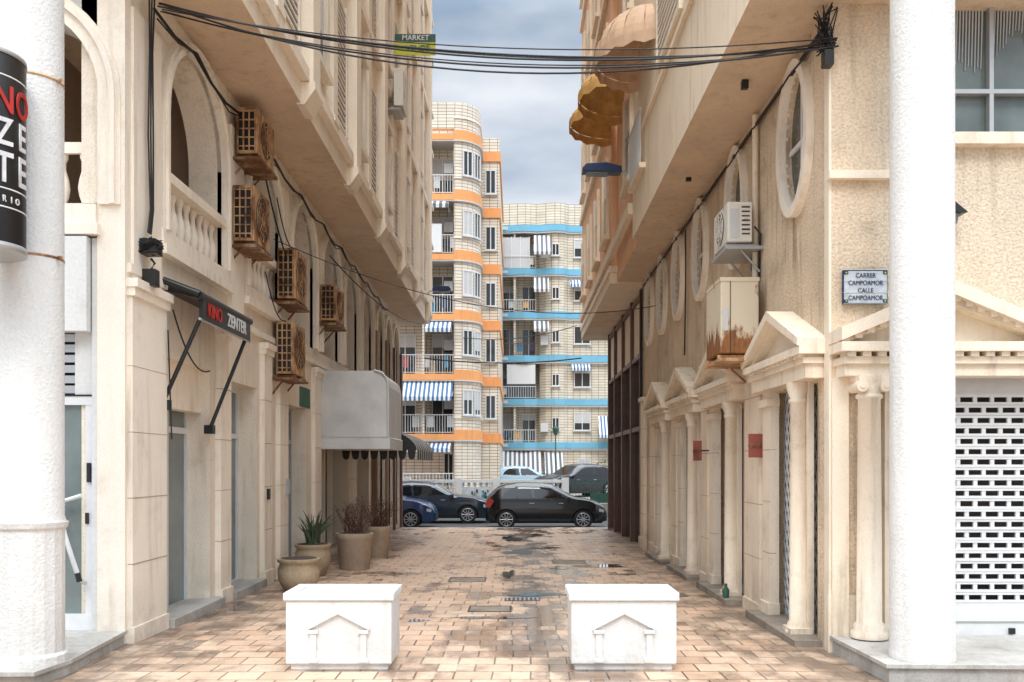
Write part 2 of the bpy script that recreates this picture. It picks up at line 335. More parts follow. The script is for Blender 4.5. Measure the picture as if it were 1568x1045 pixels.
# ------------------------------------------------------------------ LEFT BUILDING
LX=-3.6; LB=grp('cream_arcade_building',(LX-2,18,0))
arch_c=[10.25,13.0,15.35,17.6,19.8,21.9]
arch_r=[.93,.85,.85,.85,.85,.80]
zs_=[5.22,5.15,5.12,5.10,5.05,5.05]
zb_=[4.02,4.02,3.7,3.7,3.7,3.7]
holes=[]
for c,r,zs,z0 in zip(arch_c,arch_r,zs_,zb_): holes.append(archpoly(c,r,z0,zs))
gf=[(9.35,10.75,2.75),(11.45,12.7,2.7),(14.3,15.7,2.6),(16.9,19.6,2.6),(20.5,22.4,2.6)]
for a,b,h in gf: holes.append(rect(a,b,-.05,h))
for a in (23.4,24.95,26.5): holes.append(archpoly(a+.6,.6,-.15,5.1))
wall2d('side_wall',rect(8.42,28.3,-.6,6.45),holes,.4,MY(LX-.2),'lwall',LB)
fh=[archpoly(-4.65,.84,4.05,5.02), rect(-5.6,-3.89,.02,2.95)]
wall2d('front_wall',rect(-9,LX-.001,-.6,6.9),fh,.4,MX(8.62),'white',LB)
mb=MB()
archivolt(mb,'y',0,-4.65,5.02,.84,1.04,8.34,8.42,'ltrim',4.02)
archivolt(mb,'y',0,-4.65,5.02,.95,1.0,8.30,8.34,'ltrim',4.02)
mb.box(-9,-3.83,8.33,8.6,3.84,4.02,'ltrim'); mb.box(-9,-3.8,8.30,8.5,3.74,3.84,'ltrim')
mb.box(-3.83,-3.575,8.36,8.5,0,6.5,'ltrim'); mb.box(-3.885,-3.83,8.38,8.5,0,3.72,'white')
mb.box(-5.6,-3.9,8.3,8.5,2.86,3.72,'white')
mb.box(-9,-3.92,8.5,8.54,4.54,4.64,'ltrim')
for i in range(8): mb.lathe([(r*1.15,z*1.05) for r,z in BAL],(-4.02-i*.22,8.55,4.02),'ltrim',12)
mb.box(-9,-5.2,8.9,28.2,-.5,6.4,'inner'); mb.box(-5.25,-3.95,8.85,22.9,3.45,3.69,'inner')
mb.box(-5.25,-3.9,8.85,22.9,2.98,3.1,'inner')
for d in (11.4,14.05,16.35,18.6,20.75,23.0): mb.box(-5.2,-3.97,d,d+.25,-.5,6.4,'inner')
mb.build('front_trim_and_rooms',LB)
mb=MB()
for k,(c,r,zs,z0) in enumerate(zip(arch_c,arch_r,zs_,zb_)):
    archivolt(mb,'x',0,c,zs,r,r+.13,LX-.05,LX+.07,'ltrim',z0)
    archivolt(mb,'x',0,c,zs,r+.045,r+.09,LX-.05,LX+.10,'ltrim',z0)
    if k<2:
        mb.box(LX-.3,LX+.06,c-r-.1,c+r+.1,4.54,4.64,'ltrim'); mb.box(LX-.3,LX+.07,c-r-.15,c+r+.15,3.86,4.02,'ltrim'); mb.box(LX-.2,LX+.11,c-r-.18,c+r+.18,3.76,3.86,'ltrim')
        n=int(2*r/.2)
        for i in range(n): mb.lathe([(a*1.1,z*1.04) for a,z in BAL],(LX-.1,c-r+.1+i*(2*r-.2)/(n-1),4.02),'ltrim',10)
for a in (23.4,24.95,26.5): archivolt(mb,'x',0,a+.6,5.1,.6,.72,LX-.05,LX+.07,'ltrim',-.3)
for a,b in ((8.42,9.25),(10.95,11.35),(12.85,13.25),(13.7,14.2),(16.1,16.6),(19.75,20.3)):
    mb.box(LX-.02,LX+.07,a,b,-.3,3.3,'ltrim'); mb.box(LX-.02,LX+.13,a-.03,b+.03,3.28,3.36,'ltrim'); mb.box(LX-.02,LX+.1,a-.02,b+.02,3.2,3.28,'ltrim')
    mb.box(LX-.02,LX+.09,a-.01,b+.01,-.3,.14,'ltrim')
    for z in (.72,1.33,1.94,2.55): mb.box(LX,LX+.0725,a-.002,b+.002,z,z+.007,'joint')
for a,b in ((8.5,9.17),(11.42,11.95),(13.98,14.37)): mb.box(LX-.02,LX+.05,a,b,3.36,5.9,'ltrim')
mb.box(LX-.02,LX+.06,8.42,22.7,3.42,3.5,'ltrim')
mb.box(LX+.07,LX+.11,14.02,14.14,1.2,1.42,'alug'); mb.box(LX+.07,LX+.1,12.95,13.05,1.15,1.3,'black')
for a in (22.8,24.66,26.2,27.75): mb.box(LX-.05,LX+.14,a,a+.22,-.4,5.0,'brown' if a>26 else 'inner')
mb.build('pilasters_and_archivolts',LB)
mb=MB()
for (a,b,h) in gf[:3]:
    x=LX-.28
    mb.box(x-.03,x,a,b,-.1,h,'glass2' if a<12 else 'glass')
    for y in (a,(a+b)/2-.03,b-.06): mb.box(x-.05,x+.03,y,y+.06,-.1,h,'alu' if a<14 else 'alug')
    for z in (0,2.0,h-.07): mb.box(x-.05,x+.03,a,b,z,z+.07,'alu' if a<14 else 'alug')
mb.box(LX-.25,LX-.18,9.35,9.95,0,2.75,'lgrey'); mb.box(LX-.26,LX-.1,9.35,10.75,2.25,2.75,'lup')
mb.box(LX-.42,LX-.35,16.9,22.4,-.3,2.6,'dark2'); 
for y in (17.6,18.4,19.1,21,21.8): mb.box(LX-.35,LX-.25,y,y+.08,-.3,2.6,'lup')
mb.box(LX-.7,LX-.6,23.0,28,-.4,5.9,'dark2')
mb.box(LX-.1,LX+.02,15.2,15.9,2.62,2.95,'gnet')
mb.build('doors',LB)
GD=grp('glass_entrance_door',(-4.1,8.42,.1)); mb=MB()
y=8.40
mb.box(-5.5,-3.9,8.8,8.83,.05,2.95,'dark2')
for x0,x1 in ((-3.955,-3.885),(-4.50,-4.43),(-4.265,-4.245)): mb.box(x0,x1,y,y+.07,.12,2.27,'alu' if x1!=-4.245 else 'black')
mb.box(-5.5,-3.885,y-.004,y+.07,2.19,2.27,'alu'); mb.box(-5.5,-3.885,y-.004,y+.07,.12,.27,'alu')
mb.box(-3.885,-3.865,y-.012,y+.05,.12,2.29,'black'); mb.box(-4.6,-3.87,y-.010,y+.05,2.27,2.285,'black')
mb.box(-5.5,-3.955,y+.03,y+.04,.27,2.19,'glass2')
mb.box(-4.06,-3.89,y+.02,y+.12,2.28,2.86,'white'); mb.box(-5.5,-4.06,y+.1,y+.12,2.28,2.86,'dark2')
for i in range(6): mb.box(-5.3,-4.06,y+.03,y+.07,2.3+i*.095,2.37+i*.095,'alug')
mb.tube([(-4.15,y-.02,1.28),(-4.15,y-.10,1.26),(-4.09,y-.11,1.0),(-3.96,y-.11,.60),(-3.95,y-.02,.56)],.022,'alu',8); mb.tube([(-4.16,y-.05,1.30),(-3.96,y-.07,1.36)],.02,'alu',8)
mb.tube([(-4.165,y-.1,1.33),(-4.15,y-.11,1.2)],.026,'black',8); mb.tube([(-3.975,y-.115,.66),(-3.955,y-.11,.58)],.026,'black',8); mb.box(-3.93,-3.90,y-.03,y,1.48,1.66,'black'); mb.box(-3.95,-3.92,y-.02,y,1.1,1.2,'black')
mb.build('frame_glass_and_handle',GD)
mb=MB(); mb.prism([(-3.59,8.45),(-3.50,7.15),(-3.56,6.75),(-9,6.6),(-9,8.45)],'z',-.1,.09,'marble')
mb.prism([(-3.575,8.45),(-3.47,7.14),(-3.53,6.70),(-9,6.55),(-9,8.45)],'z',.09,.12,'marble')
mb.box(LX-.3,LX+.14,9.28,10.9,-.1,.07,'marble'); mb.box(LX-.3,LX+.12,11.4,12.8,-.12,.05,'marble'); mb.build('entrance_plinth',LB)
OX=-2.78
def soffz(d): return 6.38-.0165*(d-8)
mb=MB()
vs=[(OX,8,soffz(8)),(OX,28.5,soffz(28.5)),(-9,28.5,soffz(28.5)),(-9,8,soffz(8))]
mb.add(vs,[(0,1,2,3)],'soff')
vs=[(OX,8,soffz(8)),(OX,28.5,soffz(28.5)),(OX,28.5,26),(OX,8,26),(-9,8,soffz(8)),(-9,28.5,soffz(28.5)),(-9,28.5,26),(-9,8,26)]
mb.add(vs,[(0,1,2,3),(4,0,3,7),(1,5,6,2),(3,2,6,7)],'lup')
d=8.6;k=0
while d<28.2:
    zb=soffz(d)
    if k%2==0:
        mb.box(OX-.05,OX+.16,d,d+.42,zb+.25,26,'lup'); mb.prism([(OX-.05,zb-.02),(OX+.05,zb-.02),(OX+.19,zb+.18),(OX+.19,zb+.27),(OX-.05,zb+.27)],'y',d-.04,d+.46,'lup')
    else:
        mb.box(OX-.05,OX+.10,d,d+.30,zb+.5,26,'lup'); mb.box(OX-.05,OX+.13,d-.03,d+.33,zb+.42,zb+.5,'lup')
    if k%2==0:
        for f in range(7):
            z0=zb+.95+f*2.95
            mb.box(OX-.02,OX+.012,d+.58,d+1.28,z0,z0+1.5,'glass')
            mb.box(OX,OX+.09,d+.5,d+.58,z0-.05,z0+1.6,'lup'); mb.box(OX,OX+.09,d+1.28,d+1.36,z0-.05,z0+1.6,'lup')
            mb.box(OX,OX+.14,d+.46,d+1.4,z0-.14,z0-.04,'ltrim'); mb.box(OX,OX+.14,d+.46,d+1.4,z0+1.55,z0+1.66,'ltrim')
            mb.box(OX,OX+.03,d+.58,d+1.28,z0+.7*(f%2)+.5,z0+1.5,'alu')
    else:
        for f in range(7):
            z0=zb+.7+f*2.95
            for q in range(20): mb.box(OX,OX+.03,d+.55,d+1.35,z0+q*.1,z0+q*.1+.035,'ltrim')
            mb.box(OX-.02,OX+.006,d+.55,d+1.35,z0,z0+2.0,'dark')
            for e in (d+.49,d+1.35): mb.box(OX,OX+.05,e,e+.06,z0-.05,z0+2.05,'ltrim')
    d+=1.62;k+=1
for f in range(7):
    z=6.9+f*2.95; mb.box(OX,OX+.11,8.05,28.45,z-.3,z-.14,'lup')
mb.build('overhanging_floors',LB)
mb=MB(); mb.box(OX+.16,OX+.36,19.6,20.3,9.35,10.15,'acwhite'); mb.box(OX+.0,OX+.3,19.65,20.25,9.28,9.34,'alug'); mb.build('air_conditioner',bevel=.01)

# ------------------------------------------------------------------ COLUMNS
def column(c,r,z0,ztop,ped,name):
    mb=MB()
    if ped:
        mb.lathe([(r*1.12,z0),(r*1.12,z0+.06),(r*1.02,z0+.08),(r*1.02,z0+1.02),(r*1.1,z0+1.04),(r*1.14,z0+1.08)],(c[0],c[1],0),'col',36,flute=.018)
        mb.lathe([(r*1.06,z0+1.08),(r,z0+1.13),(r*.98,ztop)],(c[0],c[1],0),'col',40)
    else:
        mb.lathe([(r*1.03,z0),(r*1.03,z0+.05),(r,z0+.07),(r*.98,ztop)],(c[0],c[1],0),'col',40)
    for z in (3.22,4.58): 
        if ped: mb.lathe([(r*.99,z),(r*1.01,z),(r*1.01,z+.018),(r*.99,z+.018)],(c[0],c[1],0),'acbrown',32); mb.tube([(c[0]+r,c[1]-.05,z+.01),(c[0]+r+.03,c[1]-.06,z+.01)],.015,'acbrown')
    return mb.build(name)
column((-3.75,7.07),.235,.12,7.2,True,'round_column'); column((3.14,7.07),.235,.15,7.2,False,'round_column')
cx,cy,rr=-3.835,6.53,.30
SG=grp('curved_hanging_sign',(cx,cy,3.2))
mb=MB(); mb.lathe([(rr-.004,3.19),(rr,3.2),(rr,4.52),(rr-.004,4.53)],(cx,cy,0),'black',48); mb.lathe([(rr+.004,3.15),(rr+.006,3.15),(rr+.006,3.2),(rr+.004,3.2)],(cx,cy,0),'alug',36); mb.lathe([(rr+.004,4.52),(rr+.006,4.52),(rr+.006,4.55),(rr+.004,4.55)],(cx,cy,0),'alug',36)
mb.box(cx-.05,cx+.1,cy+.25,cy+.45,3.3,3.36,'alug'); mb.box(cx-.05,cx+.1,cy+.25,cy+.45,4.4,4.46,'alug')
mb.build('drum',SG)
def drumtext(body,size,z,m,a0,step):
    for i,ch in enumerate(body):
        t=a0+i*step
        text(ch,size,(cx+(rr+.004)*math.cos(t),cy+(rr+.004)*math.sin(t),z),(R(90),0,t+R(90)),m,SG,'letter',sx=.75)
e=math.pi*1.5
drumtext('KINO',.27,4.19,'red',e+1.60-3*.55,.55); drumtext('KEZE',.27,3.96,'wtext',e+1.60-3*.55,.55); drumtext('NTTE',.30,3.71,'wtext',e+1.60-3*.55,.55); drumtext('EQUILIBRIO',.065,3.50,'wtext',e-.2,.18)
mb=MB()
for z in (3.57,4.36,3.44): mb.lathe([(rr+.001,z),(rr+.003,z),(rr+.003,z+.010),(rr+.001,z+.010)],(cx,cy,0),'wtext',36,caps=False)
mb.build('stripes',SG)

# ------------------------------------------------------------------ RIGHT BUILDING
RX=2.76; RB=grp('peach_portal_building',(RX+2,18,0))
ov=[8.95,11.35,13.55,15.4,17.1,18.7]
holes=[ell(c,4.83,.40,.66) for c in ov]
portals=[(8.28,9.95),(11.0,12.7),(13.5,15.2),(16.0,17.7)]
for a,b in portals: holes.append(rect(a+.08,b-.08,-.02,2.4))
wall2d('side_wall',rect(8.0,19.9,-.6,5.75),holes,.4,MY(RX+.2),'rwall',RB)
wall2d('front_wall',rect(RX+.001,8,-.6,7.2),[rect(3.22,5.6,.1,2.42),rect(3.72,6.4,4.55,7.0)],.3,MX(8.151),'rfront',RB)
mb=MB()
for c in ov:
    pts=ell(c,4.83,.40,.66,40); po=ell(c,4.83,.50,.76,40)
    k=40; x0,x1=RX+.02,RX-.075
    vs=[(x0,*p) for p in po]+[(x0,*p) for p in pts]+[(x1,*p) for p in po]+[(x1,*p) for p in pts]; fs=[]
    for i in range(k):
        j=(i+1)%k; fs+=[(2*k+i,3*k+i,3*k+j,2*k+j),(i,2*k+i,2*k+j,j),(k+i,k+j,3*k+j,3*k+i)]
    mb.add(vs,fs,'ltrim')
    mb.box(RX+.06,RX+.08,c-.44,c+.44,4.1,5.55,'ovglass'); mb.box(RX+.035,RX+.06,c-.025,c+.025,4.17,5.49,'alu'); mb.box(RX+.035,RX+.06,c-.39,c+.39,4.78,4.83,'alu')
def cap(mb,x,y,r,z0,z1,m):
    mb.lathe([(r*1.45,z0),(r*1.45,z0+.05),(r*1.2,z0+.07),(r*1.25,z0+.11),(r,z0+.14),(r*.88,z1-.2),(r*1.05,z1-.19),(r*1.05,z1-.16),(r*.9,z1-.15),(r*1.3,z1-.06),(r*1.35,z1)],(x,y,0),m,20)
for pi_,(a,b) in enumerate(portals):
    g0=gz(b)
    mb.box(RX-.17,RX+.02,a-.1,b+.1,2.42,2.55,'rtrim'); mb.box(RX-.20,RX+.02,a-.13,b+.13,2.55,2.60,'rtrim'); mb.box(RX-.25,RX+.02,a-.18,b+.18,2.63,2.70,'rtrim')
    q=a-.1
    while q<b: mb.box(RX-.23,RX,q,q+.05,2.60,2.635,'rtrim'); q+=.1
    c=(a+b)/2; w=(b-a)/2+.18
    mb.prism([(c-w+.02,2.69),(c+w-.02,2.69),(c+w-.02,2.73),(c,3.115),(c-w+.02,2.73)],'x',RX-.08,RX+.02,'rtrim')
    for s in (1,-1): mb.prism([(c+s*w,2.70),(c+s*w,2.77),(c,3.17),(c,3.08)],'x',RX-.27,RX+.02,'rtrim'); mb.prism([(c+s*w*.9,2.70),(c+s*w*.9,2.74),(c,3.08),(c,3.03)],'x',RX-.18,RX+.015,'rtrim')
    y=a+.40
    cap(mb,RX-.08,y,.082,g0+.05,2.42,'rtrim'); mb.box(RX-.19,RX+.02,y-.13,y+.13,-.3,g0+.13,'rtrim'); mb.box(RX-.02,RX+.03,y-.12,y+.12,0,2.42,'rtrim')
    y=b-.12
    mb.box(RX-.07,RX+.03,y-.14,y+.14,-.2,2.42,'rtrim'); mb.box(RX-.11,RX+.03,y-.17,y+.17,2.26,2.34,'rtrim'); mb.box(RX-.10,RX+.03,y-.17,y+.17,-.3,g0+.2,'rtrim')
    for z in (.7,1.25,1.8): mb.box(RX-.072,RX,y-.142,y+.142,z,z+.006,'joint')
    mb.box(RX-.25,RX+.4,a-.05,b+.05,-.35,g0+.08,'stone')
    if pi_: 
        mb.box(RX+.30,RX+.36,a,b,-.1,2.5,'brown'); mb.box(RX+.28,RX+.3,(a+b)/2-.03,(a+b)/2+.03,-.1,2.4,'black')
    else: mb.box(RX+.36,RX+.42,a,b,-.1,2.5,'dark2')
for a,b in ((10.1,10.75),(12.85,13.3),(15.35,15.85),(17.85,18.4),(19.3,19.9)):
    mb.box(RX-.07,RX+.02,a,b,-.35,3.0,'rtrim'); mb.box(RX-.1,RX+.02,a-.02,b+.02,3.0,3.08,'rtrim'); mb.box(RX-.09,RX+.02,a-.02,b+.02,-.35,.10,'rtrim')
    for z in (.6,1.2,1.8,2.4): mb.box(RX-.0725,RX,a-.0025,b+.0025,z,z+.007,'joint')
mb.box(RX-.02,RX+.02,8.0,8.12,0,5.7,'rtrim')
mb.box(RX+.3,RX+.35,8.9,19,3.95,5.7,'inner')
mb.build('portals_and_ovals',RB)
mb=MB()
x=RX+.12
for i in range(-14,30):
    y=8.3+i*.1
    for s in (1,-1):
        p0=(y,0.02);p1=(y+s*1.2,2.42); pts=[]
        for t in [k/24 for k in range(25)]:
            yy=p0[0]+(p1[0]-p0[0])*t
            if 8.36<yy<9.85: pts.append((x,yy,p0[1]+2.4*t))
        if len(pts)>1: mb.tube([pts[0],pts[-1]],.011,'lgrey',4)
mb.build('lattice_gate',RB)
mb=MB()
mb.box(2.80,6,7.78,8.0,2.40,2.50,'rtrim'); mb.box(2.78,6,7.74,8.0,2.50,2.56,'rtrim'); mb.box(2.74,6,7.68,8.0,2.60,2.68,'rtrim')
q=2.8
while q<6: mb.box(q,q+.07,7.71,7.9,2.56,2.605,'rtrim'); q+=.13
for s in (-1,1):
    X=3.68
    xe=X+s*.94
    mb.prism([(xe,2.69),(xe,2.80),(X,3.20),(X,3.08)],'y',7.68,8.0,'rtrim'); mb.prism([(xe-s*.01,2.66),(xe-s*.01,2.72),(X,3.11),(X,3.02)],'y',7.76,8.0,'rtrim')
    for i in range(9):
        t=(i+.5)/9; xx=xe+(X-xe)*t; zz=2.68+.40*t; mb.box(xx-.03,xx+.03,7.72,7.85,zz-.03,zz+.02,'rtrim')
mb.prism([(2.8,2.675),(4.56,2.675),(3.68,3.06)],'y',7.92,8.02,'rtrim')
cap(mb,3.03,7.84,.105,.16,2.40,'rtrim')
for dx in (-.1,.1):
    mb.tube([(3.03+dx,7.72,2.31),(3.03+dx,7.96,2.31)],.05,'rtrim',14); mb.tube([(3.03+dx,7.71,2.31),(3.03+dx,7.73,2.31)],.022,'rtrim',10)
mb.box(2.9,3.17,7.72,8,2.35,2.405,'rtrim'); mb.box(3.2,3.3,7.93,8.05,.1,2.42,'rtrim')
mb.box(2.755,2.9,7.96,8.01,0,2.4,'rtrim')
mb.box(2.72,3.75,7.93,8.02,4.13,4.2,'rtrim'); mb.box(3.6,6,7.9,8.02,4.42,4.52,'rtrim')
mb.box(RX-.03,3.6,7.985,8.01,0,.5,'rtrim')
mb.build('front_portal',RB)
mb=MB()
y=8.1
mb.box(3.7,6.4,y+.03,y+.05,4.5,7,'glass2')
for z in (4.55,4.93,7): mb.box(3.7,6.4,y-.05,y+.02,z-.02,z+.02,'alug')
for x in (3.75,4.19,5.0,5.8): mb.box(x-.018,x+.018,y-.05,y+.02,4.5,7,'alug')
rc=random.Random(3)
for i in range(60):
    x=3.8+i*.028; l=.05+.35*abs(math.sin(i*.11+.6))+.08*rc.random()
    if abs(x-4.19)>.03: mb.tube([(x,y+.02,6.2),(x+.006,y+.015,5.75),(x-.008,y+.018,5.6-l)],[.016,.010,.004],'lgrey',4)
mb.build('upper_window',RB)
RG=grp('roller_grille',(4.3,8.1,.1))
mb=MB()
mb.box(3.2,5.6,8.5,8.55,0,2.5,'dark2')
x0,x1,y=3.22,5.6,8.08
mb.box(x0,x1,y,y+.04,.12,.40,'alu'); mb.box(x0,x1,y-.01,y+.05,.25,.262,'alug'); mb.box(x0,x1,y-.01,y+.05,.1,.13,'alu'); mb.box(x0,x1,y,y+.04,2.27,2.42,'lgrey')
mb.box(x0,x0+.06,y-.03,y+.05,.1,2.42,'alu')
z=.40;r=0
while z<2.25:
    mb.box(x0,x1,y,y+.03,z,z+.046,'alu'); mb.box(x0,x1,y-.003,y+.02,z+.020,z+.024,'alug')
    xx=x0+(.075 if r%2 else 0)
    while xx<x1: mb.box(xx,xx+.035,y+.004,y+.026,z+.045,z+.093,'alu'); xx+=.15
    z+=.092;r+=1
mb.box(4.35,4.4,y-.03,y,.15,.2,'black')
mb.build('slats',RG)
mb=MB(); mb.prism([(2.755,8.0),(2.80,6.86),(8,6.7),(8,8.0)],'z',-.1,.12,'marble'); mb.prism([(2.74,8.0),(2.77,6.83),(8,6.66),(8,8.0)],'z',.12,.15,'marble'); mb.build('entrance_plinth',RB)
QX=2.03
mb=MB()
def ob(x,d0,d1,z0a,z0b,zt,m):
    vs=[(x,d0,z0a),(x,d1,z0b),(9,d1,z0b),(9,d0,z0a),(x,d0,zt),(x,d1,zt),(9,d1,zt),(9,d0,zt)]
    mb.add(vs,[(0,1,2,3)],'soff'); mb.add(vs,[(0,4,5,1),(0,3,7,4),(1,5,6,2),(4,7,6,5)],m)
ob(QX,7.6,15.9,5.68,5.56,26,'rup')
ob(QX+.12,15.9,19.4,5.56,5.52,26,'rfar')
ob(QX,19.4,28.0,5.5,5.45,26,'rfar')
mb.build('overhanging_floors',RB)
mb=MB()
mb.box(QX-.06,RX+.05,19.35,28,5.72,5.86,'rup'); mb.box(QX-.03,RX+.05,19.38,28,5.48,5.72,'rup')
for f in range(7):
    z=6.1+2.95*f
    for dd in (16.3,20.4,22.6,24.8,27.0):
        mb.box(QX-.02,QX+.1,dd-.45,dd+.45,z+.6,z+2.1,'glass'); mb.box(QX-.07,QX,dd-.55,dd-.45,z+.5,z+2.2,'rup'); mb.box(QX-.07,QX,dd+.45,dd+.55,z+.5,z+2.2,'rup'); mb.box(QX-.12,QX,dd-.6,dd+.6,z+.44,z+.54,'rup')
        mb.box(QX-.03,QX,dd-.45,dd+.45,z+1.5,z+2.1,'alu')
    mb.box(QX-.08,QX+.02,15.9,28,z-.1,z+.1,'rup')
for f in range(2):
    z0=7.3+f*2.95
    for q in range(22): mb.box(QX-.035,QX,11.2,12.9,z0+q*.105,z0+q*.105+.04,'ltrim')
    mb.box(QX-.010,QX,11.2,12.9,z0,z0+2.34,'dark')
    for e in (11.12,12.9): mb.box(QX-.05,QX,e,e+.08,z0-.05,z0+2.4,'rtrim')
    mb.box(QX-.05,QX,11.12,12.98,z0-.1,z0-.02,'rtrim')
mb.box(QX-.05,QX,7.6,15.9,6.95,7.03,'rup')
mb.box(QX-.10,QX+.1,14.3,15.7,6.3,6.38,'rup')
for i in range(12): mb.box(QX-.09,QX-.075,14.32+i*.118,14.335+i*.118,6.38,7.2,'lgrey')
mb.box(QX-.10,QX-.065,14.3,15.7,7.2,7.24,'lgrey')
for d in (9.5,12.6): mb.box(2.35,2.42,d,d+.06,5.56,5.64,'black')
mb.build('facade_windows',RB)
SF=grp('brown_shopfront',(RX,23,0))
mb=MB(); mb.box(RX+.06,RX+.1,19.9,27,-.5,5.6,'glass'); 
for d in (19.95,21.6,23.4,25.2,26.85): mb.box(RX-.05,RX+.06,d,d+.14,-.5,5.6,'brown')
for z in (-.3,2.4,4.0,5.3): mb.box(RX-.03,RX+.05,19.9,27,z,z+.10,'brown')
mb.box(RX+.03,RX+.058,20.1,26.9,4.1,5.3,'lup')
mb.box(RX+.1,RX+1.5,26.9,27.1,-.5,5.6,'brown')
mb.build('frames_and_glass',SF)

def dome(d0,d1,zb,h,out,m):
    mb=MB(); n=16; k=8; vs=[];fs=[]
    for j in range(k+1):
        t=j/k*math.pi/2
        for i in range(n+1):
            u=math.pi*i/n; pf=1-.03*(i%2)
            y=(d0+d1)/2-math.cos(u)*(d1-d0)/2*(math.cos(t)*.9+.1)*pf
            x=QX-math.sin(u)*out*math.cos(t)*pf; z=zb+h*math.sin(t)
            vs.append((x,y,z))
    for j in range(k):
        for i in range(n): a=j*(n+1)+i; fs.append((a,a+1,a+n+2,a+n+1))
    mb.add(vs,fs,m)
    vs=[];fs=[]
    for i in range(n+1):
        u=math.pi*i/n; y=(d0+d1)/2-math.cos(u)*(d1-d0)/2; x=QX-math.sin(u)*out
        vs+=[(x,y,zb),(x,y,zb-.13-.05*(i%2))]
    for i in range(n): fs.append((2*i,2*i+1,2*i+3,2*i+2))
    mb.add(vs,fs,m)
    for i in range(1,n,2):
        u=math.pi*i/n
        mb.tube([(QX-math.sin(u)*(out)*math.cos(t)*.98,(d0+d1)/2-math.cos(u)*(d1-d0)/2*(math.cos(t)*.9+.1)*.98,zb+(h)*math.sin(t)) for t in [q*math.pi/12 for q in range(7)]],.010,m,4)
    mb.build('fan_awning',fix=False)
dome(13.3,15.2,7.98,.68,.8,'awnf'); dome(15.4,17.4,8.26,.42,.92,'awno'); dome(17.6,19.6,8.62,.36,.95,'awno')

# ------------------------------------------------------------------ AIR CONDITIONERS
def ac(x0,x1,y0,y1,z0,z1,body,side,frame='rust',style='cage'):
    g=grp('air_conditioner',((x0+x1)/2,(y0+y1)/2,z0)); mb=MB()
    mb.box(x0,x1,y0,y1,z0,z1,body); mb.build('casing',g,.014)
    mb=MB()
    if style=='cage':
        mb.box(x0+.02,x1-.02,y0-.006,y0+.01,z0+.04,z1-.04,'black')
        n=int((z1-z0)/.11)
        for i in range(n): z=z0+.08+i*.11; mb.box(x0+.02,x1-.02,y0-.024,y0-.006,z,z+.014,body)
        for i in range(4): x=x0+.02+i*(x1-x0-.055)/3; mb.box(x,x+.014,y0-.026,y0-.005,z0+.04,z1-.04,body)
    elif style=='panel':
        mb.box(x0+.10,x0+.108,y0-.006,y0,z0,z1,'black'); mb.box(x0-.004,x1+.004,y0-.008,y1,z1-.03,z1+.012,body)
        mb.box(x0+.02,x0+.08,y0-.008,y0,z0+.25,z0+.5,'lgrey')
    else:
        for i in range(7): z=z0+.08+i*.05; mb.box(x0+.16,x1-.03,y0-.004,y0+.002,z,z+.018,'dark2')
        mb.box(x0+.03,x0+.13,y0-.004,y0+.002,z0+.05,z1-.08,'lgrey')
    xf=x1 if side>0 else x0; s=1 if side>0 else -1
    yc=(y0+y1)/2; zc=(z0+z1)/2; r_=min(y1-y0,z1-z0)*.4
    if style!='panel':
        mb.tube([(xf-.02*s,yc,zc),(xf+.006*s,yc,zc)],r_,'dark2',24)
        for k in range(1,5):
            q=[(xf+.016*s,yc+r_*k/4*math.cos(a),zc+r_*k/4*math.sin(a)) for a in [2*math.pi*i/20 for i in range(21)]]
            mb.tube(q,.006,body,4)
        for k in range(4):
            a=k*math.pi/4; mb.tube([(xf+.018*s,yc-r_*math.cos(a),zc-r_*math.sin(a)),(xf+.018*s,yc+r_*math.cos(a),zc+r_*math.sin(a))],.006,body,4)
    mb.build('grille',g)
    mb=MB(); xw=x0-.1 if side>0 else x1+.1
    a,b2=min(xw,x0-.02),max(xw,x1+.02)
    for y in (y0+.05,y1-.08): mb.box(a,b2,y,y+.035,z0-.05,z0-.012,frame); mb.tube([(xw,y+.02,z0-.32),((x0+x1)/2,y+.02,z0-.04)],.014,frame,4)
    mb.box(a,b2+.02,y0-.03,y1+.03,z0-.085,z0-.05,frame)
    mb.build('bracket',g)
ac(-3.52,-3.25,11.5,12.3,5.56,6.14,'acbrown',1); ac(-3.55,-3.28,11.45,12.2,4.45,5.15,'acbrown',1)
ac(-3.53,-3.26,13.5,14.25,4.1,4.85,'acbrown',1); ac(-3.53,-3.27,13.45,14.2,2.98,3.75,'acbrown',1); ac(-3.53,-3.25,16.5,17.3,4.25,4.9,'acbrown',1)
ac(2.36,2.64,10.2,10.9,4.13,4.58,'acwhite',-1,'alug','vents'); ac(2.24,2.66,10.0,10.75,2.86,3.68,'acbeige',-1,'acbrown','panel')
mb=MB(); mb.tube([(RX-.05,10.35,5.6),(RX-.05,10.35,2.9)],.035,'rtrim',10); mb.tube([(RX-.05,19.8,5.4),(RX-.05,19.8,0)],.03,'black',8); mb.build('drainpipe')
mb=MB(); mb.box(2.74,RX,10.6,10.68,3.9,4.2,'black'); mb.tube([(2.66,10.2,4.3),(2.72,10.15,4.2),(2.74,10.3,4.0),(2.74,10.3,3.75)],.012,'cable'); mb.build('ac_hose')

